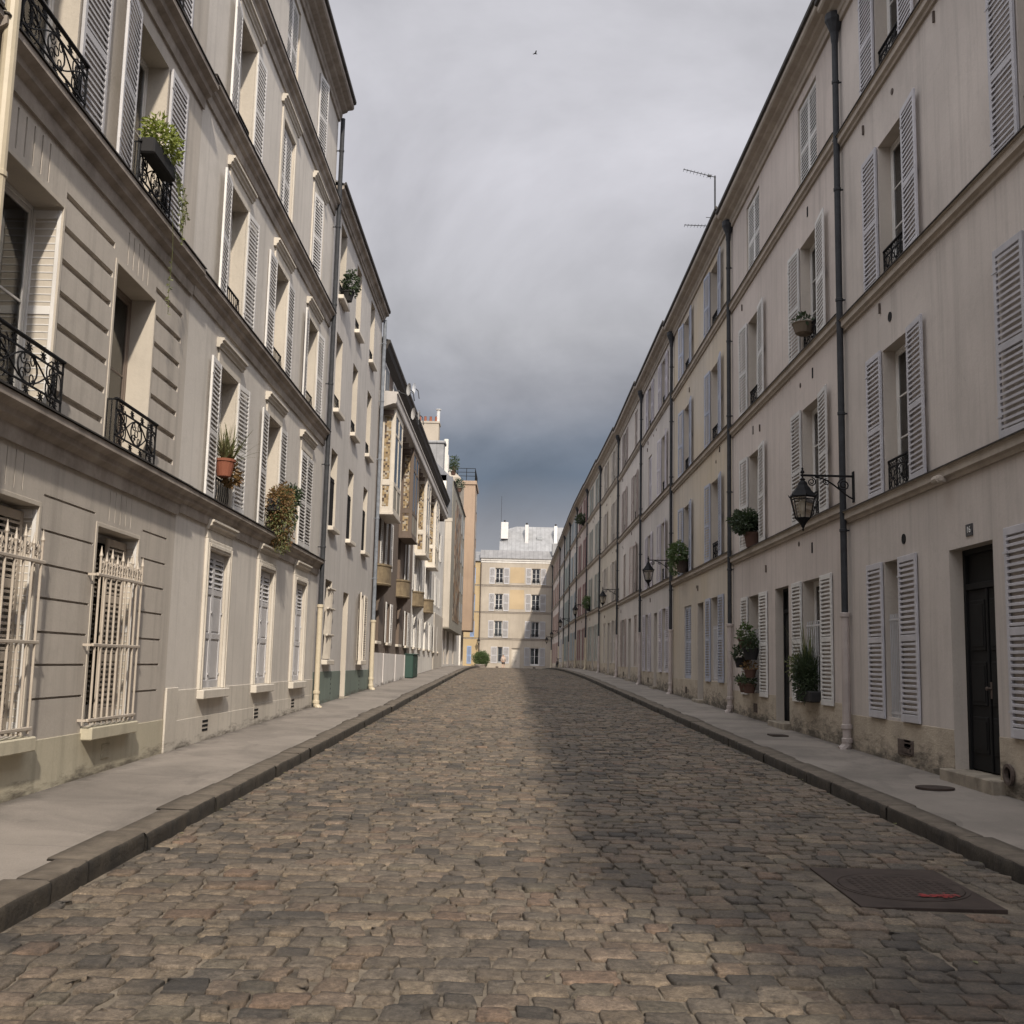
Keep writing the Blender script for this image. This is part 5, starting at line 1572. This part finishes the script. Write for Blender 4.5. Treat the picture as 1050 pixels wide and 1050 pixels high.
# satellite dishes on the art nouveau house
def b_dish(mb):
    n = 20; V = []; F = []
    for i in range(6):
        r = .22 * i / 5
        for k in range(n): V.append((r * math.cos(6.2832 * k / n), .9 * r * r, r * 1.08 * math.sin(6.2832 * k / n)))
    for i in range(5):
        for k in range(n): F.append((i * n + k, i * n + (k + 1) % n, (i + 1) * n + (k + 1) % n, (i + 1) * n + k))
    mb.grid(V, F)
def b_darm(mb):
    mb.tube([(0, .08, -.22), (.05, .34, -.16), (.05, .40, -.12)], .016, 5); mb.bbox(.02, .08, .38, .46, -.16, -.08, .01)
    mb.tube([(0, -.02, 0), (-.05, -.12, -.1), (-.15, -.14, -.45)], .022, 6)
for (x_, y_, z_, r_, l_) in ((-4.28, 45.0, 13.0, 116, 'white satellite dish standing highest above the eave of the art nouveau house'),
                             (-4.28, 47.6, 12.45, 114, 'white satellite dish just below the highest dish, on the art nouveau house'),
                             (-4.02, 40.2, 11.75, 118, 'nearest of the white dishes on the attic wall under the cornice'),
                             (-4.02, 42.3, 11.3, 118, 'second white dish on the attic wall, lower and farther than the nearest')):
    t = thing('satellite_dish', l_, 'satellite dish', (x_, y_, z_), R(r_), 'satellite dishes')
    shared('dish', 'd', b_dish, 'dish white', t); shared('feed_arm', 'a', b_darm, 'zinc pipe', t)

# ------------------------------------------------------------------ plants
def leaves(mb, n, c, rad, size, droop=.3, aspect=.45, seed=0, hollow=.35):
    rs = np.random.default_rng(seed)
    for i in range(n):
        d = rs.normal(0, 1, 3); d /= np.linalg.norm(d)
        r = (hollow + (1 - hollow) * rs.random() ** .6)
        lump = 1 + .25 * math.sin(d[0] * 5 + seed) * math.cos(d[2] * 6 + d[1] * 4 + seed)
        p = np.array(c) + d * np.array(rad) * r * lump
        a = d + rs.normal(0, .7, 3); a[2] -= droop; a /= np.linalg.norm(a)
        b = np.cross(a, rs.normal(0, 1, 3)); b /= np.linalg.norm(b) + 1e-9
        s = size * rs.uniform(.6, 1.4)
        q = p + a * s * .5; nrm = np.cross(a, b) * s * .12
        mb.face([p, q + b * s * aspect * .5 + nrm, p + a * s, q - b * s * aspect * .5 + nrm])
def blades(mb, n, c, L, spread, w, seed=0, droop=.5, side=(0, -1, 0)):
    rs = np.random.default_rng(seed)
    for i in range(n):
        a = rs.uniform(0, 2 * math.pi); tilt = rs.uniform(.1, 1) * spread
        dr = np.array([math.cos(a) * tilt, math.sin(a) * tilt, 1.0]); dr /= np.linalg.norm(dr)
        l = L * rs.uniform(.6, 1.15); p = np.array(c, float) + rs.normal(0, .02, 3); pv = None
        per = np.cross(dr, (0, 0, 1)); per = per / (np.linalg.norm(per) + 1e-9)
        k = 5; prev = None
        for j in range(k + 1):
            u = j / k; q = p + dr * l * u - np.array([0, 0, 1]) * droop * l * u * u * tilt
            ww = w * (1 - u) ** .7 * .5 + .001
            cur = (q - per * ww, q + per * ww)
            if prev: mb.face([prev[0], prev[1], cur[1], cur[0]])
            prev = cur
def pot(mb, r0, r1, h, c=(0, 0, 0), n=16): mb.lathe([(r0 * .3, .0), (r0, 0), (r1, h * .85), (r1 + .015, h * .85), (r1 + .02, h), (r1 - .015, h), (r1 - .03, h * .92), (.01, h * .92)], c, n)
def plant(label, loc, rz, potf, potm, folf, group='potted plants at the windows', cat='plant', name='potted_plant'):
    t = thing(name, label, cat, loc, rz, group)
    if potf: m = MB(); potf(m); part('pot', m, potm, t)
    for i, (f, mt, nm) in enumerate(folf):
        m = MB(); f(m); part(nm, m, mt, t)
    return t
LH, RH = math.pi / 2, -math.pi / 2
# L1 second floor planter with trailing vine
def f_(m): m.bbox(-.42, .42, -.16, .02, 0, .20, .02)
def trail(m):
    rs = np.random.default_rng(5)
    for k in range(6):
        x0 = .34 + .05 * k; L_ = rs.uniform(.35, .85)
        P = [np.array((x0 + .14 * u + .03 * math.sin(9 * u + k), -.16 - .08 * math.sin(2 * u), .12 - L_ * u)) for u in [i / 14 for i in range(15)]]
        m.tube(P, .004, 4)
        for p in P:
            for q in range(2):
                a = rs.normal(0, 1, 3); a /= np.linalg.norm(a); b = np.cross(a, rs.normal(0, 1, 3)); b /= np.linalg.norm(b); s = rs.uniform(.03, .06)
                m.face([p, p + a * s * .5 + b * s * .3, p + a * s, p + a * s * .5 - b * s * .3])
    P = [np.array((.55 + .16 * u + .06 * math.sin(5 * u), -.10, -.3 - 1.35 * u)) for u in [i / 24 for i in range(25)]]
    m.tube(P, .003, 4)
    for p in P[12:]:
        for q in range(2):
            a = rs.normal(0, 1, 3); a /= np.linalg.norm(a); b = np.cross(a, rs.normal(0, 1, 3)); b /= np.linalg.norm(b); s = .05
            m.face([p, p + a * s * .5 + b * s * .3, p + a * s, p + a * s * .5 - b * s * .3])
plant('bright yellow green plant in a black window box with a long trailing vine', (XL + .13, 12.85, 7.63), LH, f_, 'dark planter',
      [(lambda m: leaves(m, 900, (-.02, -.10, .36), (.46, .17, .20), .07, 0, .4, 3), 'fresh leaf', 'foliage'), (trail, 'olive leaf', 'trailing_vine')])
# L2 pots
plant('spiky thin leaved plant in an orange terracotta pot at the left first floor window', (XL + .10, 17.08, 4.50), LH, lambda m: pot(m, .11, .16, .27), 'terracotta',
      [(lambda m: blades(m, 120, (0, 0, .24), .66, 1.0, .024, 4, .5), 'dry leaf', 'foliage'), (lambda m: blades(m, 30, (.14, -.05, .2), .85, 1.4, .03, 9, .25), 'olive leaf', 'side_shoots'), (lambda m: leaves(m, 160, (.30, -.05, .05), (.2, .12, .14), .09, .4, .5, 6), 'rust leaf', 'trailing_leaves')])
plant('large rust coloured hanging bush at the middle first floor window', (XL + .13, 20.85, 4.33), LH, lambda m: m.bbox(-.35, .35, -.14, .1, .1, .34, .02), 'dark planter',
      [(lambda m: (leaves(m, 1500, (-.05, -.08, .30), (.42, .24, .36), .06, .5, .5, 12), leaves(m, 900, (.06, -.09, -.10), (.36, .22, .42), .06, .7, .45, 13)), 'rust leaf', 'foliage'),
       (lambda m: (leaves(m, 900, (.0, -.10, .12), (.44, .25, .50), .06, .5, .5, 14), leaves(m, 300, (.10, -.10, -.45), (.25, .16, .22), .055, .8, .4, 17)), 'olive leaf', 'greener_leaves')])
plant('dark green drooping plant beside the rust coloured bush on the same sill', (XL + .13, 21.65, 4.78), LH, None, None,
      [(lambda m: (leaves(m, 520, (0, -.08, .1), (.30, .2, .2), .09, .3, .45, 15), leaves(m, 160, (.22, -.08, -.22), (.10, .1, .26), .08, .7, .45, 16)), 'dark leaf', 'foliage')], name='hanging_plant')
plant('small dark round plant on a high sill of the silver grey house', (XL + .1, 28.2, 11.10), LH, lambda m: pot(m, .12, .17, .26, (0, -.02, 0)), 'dark planter',
      [(lambda m: leaves(m, 500, (0, -.10, .50), (.30, .22, .32), .09, .1, .5, 21), 'dark leaf', 'foliage')])
# right-hand plants
plant('dark green bush in a clay pot between the two nearest lanterns', (5.61 - .10, 25.6, 4.50), RH, lambda m: pot(m, .14, .19, .34, (.1, .04, 0)), 'dark clay',
      [(lambda m: leaves(m, 1700, (-.08, -.12, .60), (.50, .30, .27), .085, .1, .5, 31), 'dark leaf', 'foliage')])
plant('tawny wicker basket on an iron holder at a second floor window', (5.61 + .02, 20.75, 7.92), RH, lambda m: m.lathe([(.10, .22), (.17, .26), (.22, .42), (.24, .45), (.21, .47), (.02, .45)], (0, -.08, 0), 16), 'wicker',
      [(lambda m: leaves(m, 80, (0, -.08, .52), (.25, .2, .08), .10, .0, .5, 33), 'dark leaf', 'foliage')], name='plant_basket')
plant('leafy plant hung outside the tan house window next to the second lantern', (5.61 - .14, 35.4, 4.72), RH, lambda m: pot(m, .15, .2, .4, (0, -.03, 0)), 'rust iron',
      [(lambda m: (leaves(m, 900, (.0, -.16, .62), (.55, .3, .34), .11, .2, .45, 35), leaves(m, 240, (-.75, -.16, .25), (.4, .16, .3), .10, .4, .45, 36)), 'green leaf', 'foliage')])
plant('bushy fine leaved plant filling the lower half of the nearest plant window', (5.61 - .02, 20.72, 1.12), RH, lambda m: m.bbox(-.52, .52, -.16, .14, 0, .2, .02), 'dark planter',
      [(lambda m: (blades(m, 420, (0, -.06, .12), .92, .55, .02, 41, .35), leaves(m, 1500, (0.0, -.10, .44), (.40, .22, .40), .07, .1, .35, 42)), 'dark leaf', 'foliage'),
       (lambda m: (leaves(m, 320, (-.36, -.16, .66), (.28, .17, .22), .08, .1, .35, 43), blades(m, 40, (-.1, -.05, .5), 1.1, .5, .016, 44, .3)), 'olive leaf', 'yellowing_leaves')])
spots = [(-.52, .62, .15, .20, 'dark leaf', 'dark planter', 'dark bushy plant at the left edge of the pot covered window'), (-.46, .20, .0, .15, 'dark leaf', 'dark planter', 'half empty dark hanging bowl below the left plant of the pot covered window'),
         (.05, 1.02, .18, .22, 'green leaf', 'dark clay', 'green plant in a clay pot at the top of the pot covered window'), (.50, .80, .12, .22, 'dark leaf', 'dark planter', 'wide dark pot at the upper right of the pot covered window'),
         (.42, .40, .07, .16, 'rust leaf', 'dark clay', 'reddish clay pot in the middle right of the pot covered window'), (-.10, .06, .06, .19, 'green leaf', 'dark clay', 'squat clay pot standing at the left foot of the pot covered window'),
         (.30, .05, .08, .18, 'dark leaf', 'dark clay', 'brown pot with dark leaves standing at the right foot of the pot covered window')]
for i_, (dx, dz, fr, pr, lm, pm, lb) in enumerate(spots):
    plant(lb, (5.61 - .20, 25.58 - dx, 1.10 + dz), RH, lambda m: pot(m, pr * .62, pr * .86, pr * 1.2), pm, [(lambda m: leaves(m, 360 if fr > .1 else 110, (0, -.02, pr * 1.15 + fr * .7), (pr * 1.1, pr * .9, fr + .06), .075, .15, .5, 50 + i_), lm, 'foliage')], group='pots on the window grille')
plant('dark plant on a balcony guard far along, before the pink house', (xr_wall(70.5) - .16, 75.8, 5.35), RH, lambda m: pot(m, .15, .2, .4), 'dark planter', [(lambda m: leaves(m, 500, (0, -.12, .62), (.55, .3, .42), .14, .2, .5, 61), 'green leaf', 'foliage')])
plant('dark shrub at the top floor window of the pink house', (xr_wall(81) - .14, 81.2, 11.95), RH, lambda m: pot(m, .15, .2, .4), 'dark planter', [(lambda m: leaves(m, 400, (0, -.2, .5), (.6, .4, .35), .15, .2, .5, 63), 'dark leaf', 'foliage')])
for i_, (x_, y_, z_, l_) in enumerate(((-4.6, 80.5, 15.4, 'small dark roof plant nearest above the left eaves'), (-4.4, 86.0, 15.0, 'dark round roof shrub above the mosaic strip'), (-4.7, 83.0, 16.2, 'thin wiry roof plant against the sky'))):
    plant(l_, (x_, y_, z_), LH, lambda m: pot(m, .15, .2, .3), 'dark clay', [(lambda m: leaves(m, 220, (0, 0, .65), (.38, .36, .45), .16, .1, .45, 70 + i_), 'dark leaf', 'foliage')], group='roof terrace plants')
# big planted shrub at the end of the street
sh = thing('shrub', 'round green shrub in a stone planter in front of the end house', 'shrub', (-3.7, 137.0, g(137)), 0)
m2 = MB(); m2.lathe([(.55, -.1), (.75, .45), (.82, .48), (.82, .56), (.70, .56), (.02, .5)], (0, 0, 0), 16); part('planter', m2, 'weathered ledge stone', sh)
m2 = MB()
for k in range(9): m2.tube([(0, 0, .4), (math.cos(k * .7) * .3, math.sin(k * .7) * .3, 1.0), (math.cos(k * .7) * .7, math.sin(k * .7) * .7, 1.6)], .03, 5, r1=.01)
part('stems', m2, 'stem brown', sh)
m2 = MB(); leaves(m2, 3800, (0, 0, 1.25), (1.02, .9, .92), .16, .1, .5, 81, .3); part('foliage', m2, 'green leaf', sh)

# ------------------------------------------------------------------ person walking away
def skin_obj(name, verts, edges, radii, mat, parent=None, loc=(0, 0, 0), sub=2):
    me = bpy.data.meshes.new(name); me.from_pydata(verts, edges, [])
    o = bpy.data.objects.new(name, me); col.objects.link(o)
    o.modifiers.new('skin', 'SKIN'); sv = me.skin_vertices[0].data
    for i, r in enumerate(radii): sv[i].radius = (r, r) if not isinstance(r, tuple) else r
    sv[0].use_root = True
    s = o.modifiers.new('sub', 'SUBSURF'); s.levels = sub; s.render_levels = sub
    bpy.context.view_layer.update()
    nm = bpy.data.meshes.new_from_object(o.evaluated_get(bpy.context.evaluated_depsgraph_get()))
    bpy.data.objects.remove(o)
    nm.materials.clear(); nm.materials.append(M(mat)); nm.polygons.foreach_set('use_smooth', [True] * len(nm.polygons))
    return link(name, nm, parent, loc)
pv = [(0, 0, .92), (0, .01, 1.12), (0, .02, 1.38), (0, .02, 1.50), (0, .0, 1.62), (0, 0, 1.74),
      (.10, 0, .86), (.12, .08, .50), (.11, .02, .09), (.11, -.0, .04), (.11, -.16 + .3, .03),
      (-.10, 0, .86), (-.11, -.02, .50), (-.11, -.20, .12), (-.11, -.22, .07), (-.11, -.10, .03),
      (.19, .02, 1.42), (.25, -.04, 1.16), (.24, .08, .92), (.235, .11, .84), (-.19, .02, 1.42), (-.25, .06, 1.16), (-.25, -.03, .93), (-.25, -.02, .84)]
pe = [(0, 1), (1, 2), (2, 3), (3, 4), (4, 5), (0, 6), (6, 7), (7, 8), (8, 9), (9, 10), (0, 11), (11, 12), (12, 13), (13, 14), (14, 15), (2, 16), (16, 17), (17, 18), (18, 19), (2, 20), (20, 21), (21, 22), (22, 23)]
pr = [.13, .12, .13, .055, .095, .08, .09, .058, .04, .045, .03, .09, .058, .04, .045, .03, .06, .045, .035, .038, .06, .045, .035, .038]
pz = (-.95, 136.2, g(136.2) + .03)
person = skin_obj('person', pv, pe, pr, 'skin', None, pz)
tag(person, 'person in a beige jacket and dark shorts walking near the end house', 'person')
skin_obj('jacket', [(0, 0, .93), (0, .01, 1.14), (0, .02, 1.36), (0, .02, 1.47), (.20, .02, 1.42), (.26, -.04, 1.16), (.245, .07, .96), (-.20, .02, 1.42), (-.26, .06, 1.16), (-.255, -.02, .96)],
         [(0, 1), (1, 2), (2, 3), (2, 4), (4, 5), (5, 6), (2, 7), (7, 8), (8, 9)], [(.19, .16), (.175, .15), (.18, .15), .08, .085, .065, .055, .085, .065, .055], 'jacket', person)
skin_obj('shorts', [(0, 0, .94), (.10, 0, .82), (.12, .07, .56), (-.10, 0, .82), (-.11, -.01, .56)], [(0, 1), (1, 2), (0, 3), (3, 4)], [.16, .115, .095, .115, .095], 'shorts', person)
skin_obj('hair', [(0, .0, 1.69), (0, -.02, 1.74)], [(0, 1)], [.098, .088], 'hair', person)

# bicycle on the right pavement
bk = thing('bicycle', 'dark bicycle leaning at the far end of the right pavement', 'bicycle', (xr_wall(112) - .55, 112, g(112) + KERB + .02), R(82))
bk.rotation_euler = (R(8), 0, R(80))
def b_wheel(mb):
    mb.tube([(.33 * math.cos(6.2832 * k / 24), 0, .33 * math.sin(6.2832 * k / 24)) for k in range(25)], .022, 6)
def b_spokes(mb):
    for k in range(14): mb.tube([(0, 0, 0), (.31 * math.cos(.4488 * k), 0, .31 * math.sin(.4488 * k))], .004, 3)
    mb.lathe([(.025, -.05), (.03, 0), (.025, .05)], (0, 0, 0), 8, axis='y')
for x_ in (-.52, .52):
    w_ = shared('wheel', 'w', b_wheel, 'tyre', bk, (x_, 0, .35)); shared('spokes', 's', b_spokes, 'zinc pipe', w_)
m2 = MB()
for a, b in (((-.52, .35), (-.05, .30)), ((-.05, .30), (-.17, .82)), ((-.17, .82), (.36, .84)), ((-.05, .30), (.36, .74)), ((-.52, .35), (-.15, .74)), ((.52, .35), (.34, .95))): m2.tube([(a[0], 0, a[1]), (b[0], 0, b[1])], .018, 6)
part('frame', m2, 'black iron', bk)
m2 = MB(); m2.tube([(.30, -.28, 1.02), (.36, -.1, .98), (.34, 0, .95), (.36, .1, .98), (.30, .28, 1.02)], .016, 6); part('handlebar', m2, 'black iron', bk)
m2 = MB(); m2.bbox(-.32, -.06, -.07, .07, .88, .94, .025); m2.tube([(-.17, 0, .8), (-.18, 0, .9)], .014, 6); part('saddle', m2, 'tyre', bk)

# dry leaves and scraps blown into the gutters
lf = MB(); rs_ = np.random.default_rng(99)
for k in range(170):
    y_ = rs_.uniform(4, 45)
    x_ = (XKL + abs(rs_.normal(0, .10)) + .02) if k % 2 else (xkr(y_) - abs(rs_.normal(0, .10)) - .02)
    if k % 9 == 0: x_ = rs_.uniform(XKL, xkr(y_))
    z_ = road_z(x_, y_) + .008; a_ = rs_.uniform(0, 6.28); q_ = rs_.uniform(.012, .032)
    P_ = [(math.cos(a_) * q_, math.sin(a_) * q_), (-math.sin(a_) * q_ * .5, math.cos(a_) * q_ * .5), (-math.cos(a_) * q_, -math.sin(a_) * q_), (math.sin(a_) * q_ * .5, -math.cos(a_) * q_ * .5)]
    lf.face([(x_ + p_[0], y_ + p_[1], z_ + rs_.uniform(0, .012)) for p_ in P_])
lo = part('fallen_leaves', lf, 'dry leaf', None); lo['kind'] = 'stuff'; lo['label'] = 'dry leaves scattered in the gutters of the cobbled road'; lo['category'] = 'leaves'

# bird
bd = MB(); c = 0
bd.lathe([(.001, -.16), (.03, -.12), (.05, -.02), (.035, .1), (.001, .2)], (0, 0, 0), 8, axis='x')
bd.face([(-.05, 0, .02), (.08, 0, .02), (-.04, .34, .10), (-.12, .30, .10)]); bd.face([(-.05, 0, .02), (.08, 0, .02), (-.04, -.34, .10), (-.12, -.30, .10)])
bd.face([(-.04, 0, .0), (.07, 0, .0), (-.04, .34, .09), (-.12, .30, .09)]); bd.face([(-.04, 0, .0), (.07, 0, .0), (-.04, -.34, .09), (-.12, -.30, .09)])
d_ = _xr * ((549 - 525) / 1130) + _yd * ((55 - 525) / 1130) + _zf
b_ = tag(part('bird', bd, 'black iron', None, tuple(Vector((0, 0, CAMZ)) + d_ * 95), R(25)), 'tiny dark bird flying high in the grey sky', 'bird')
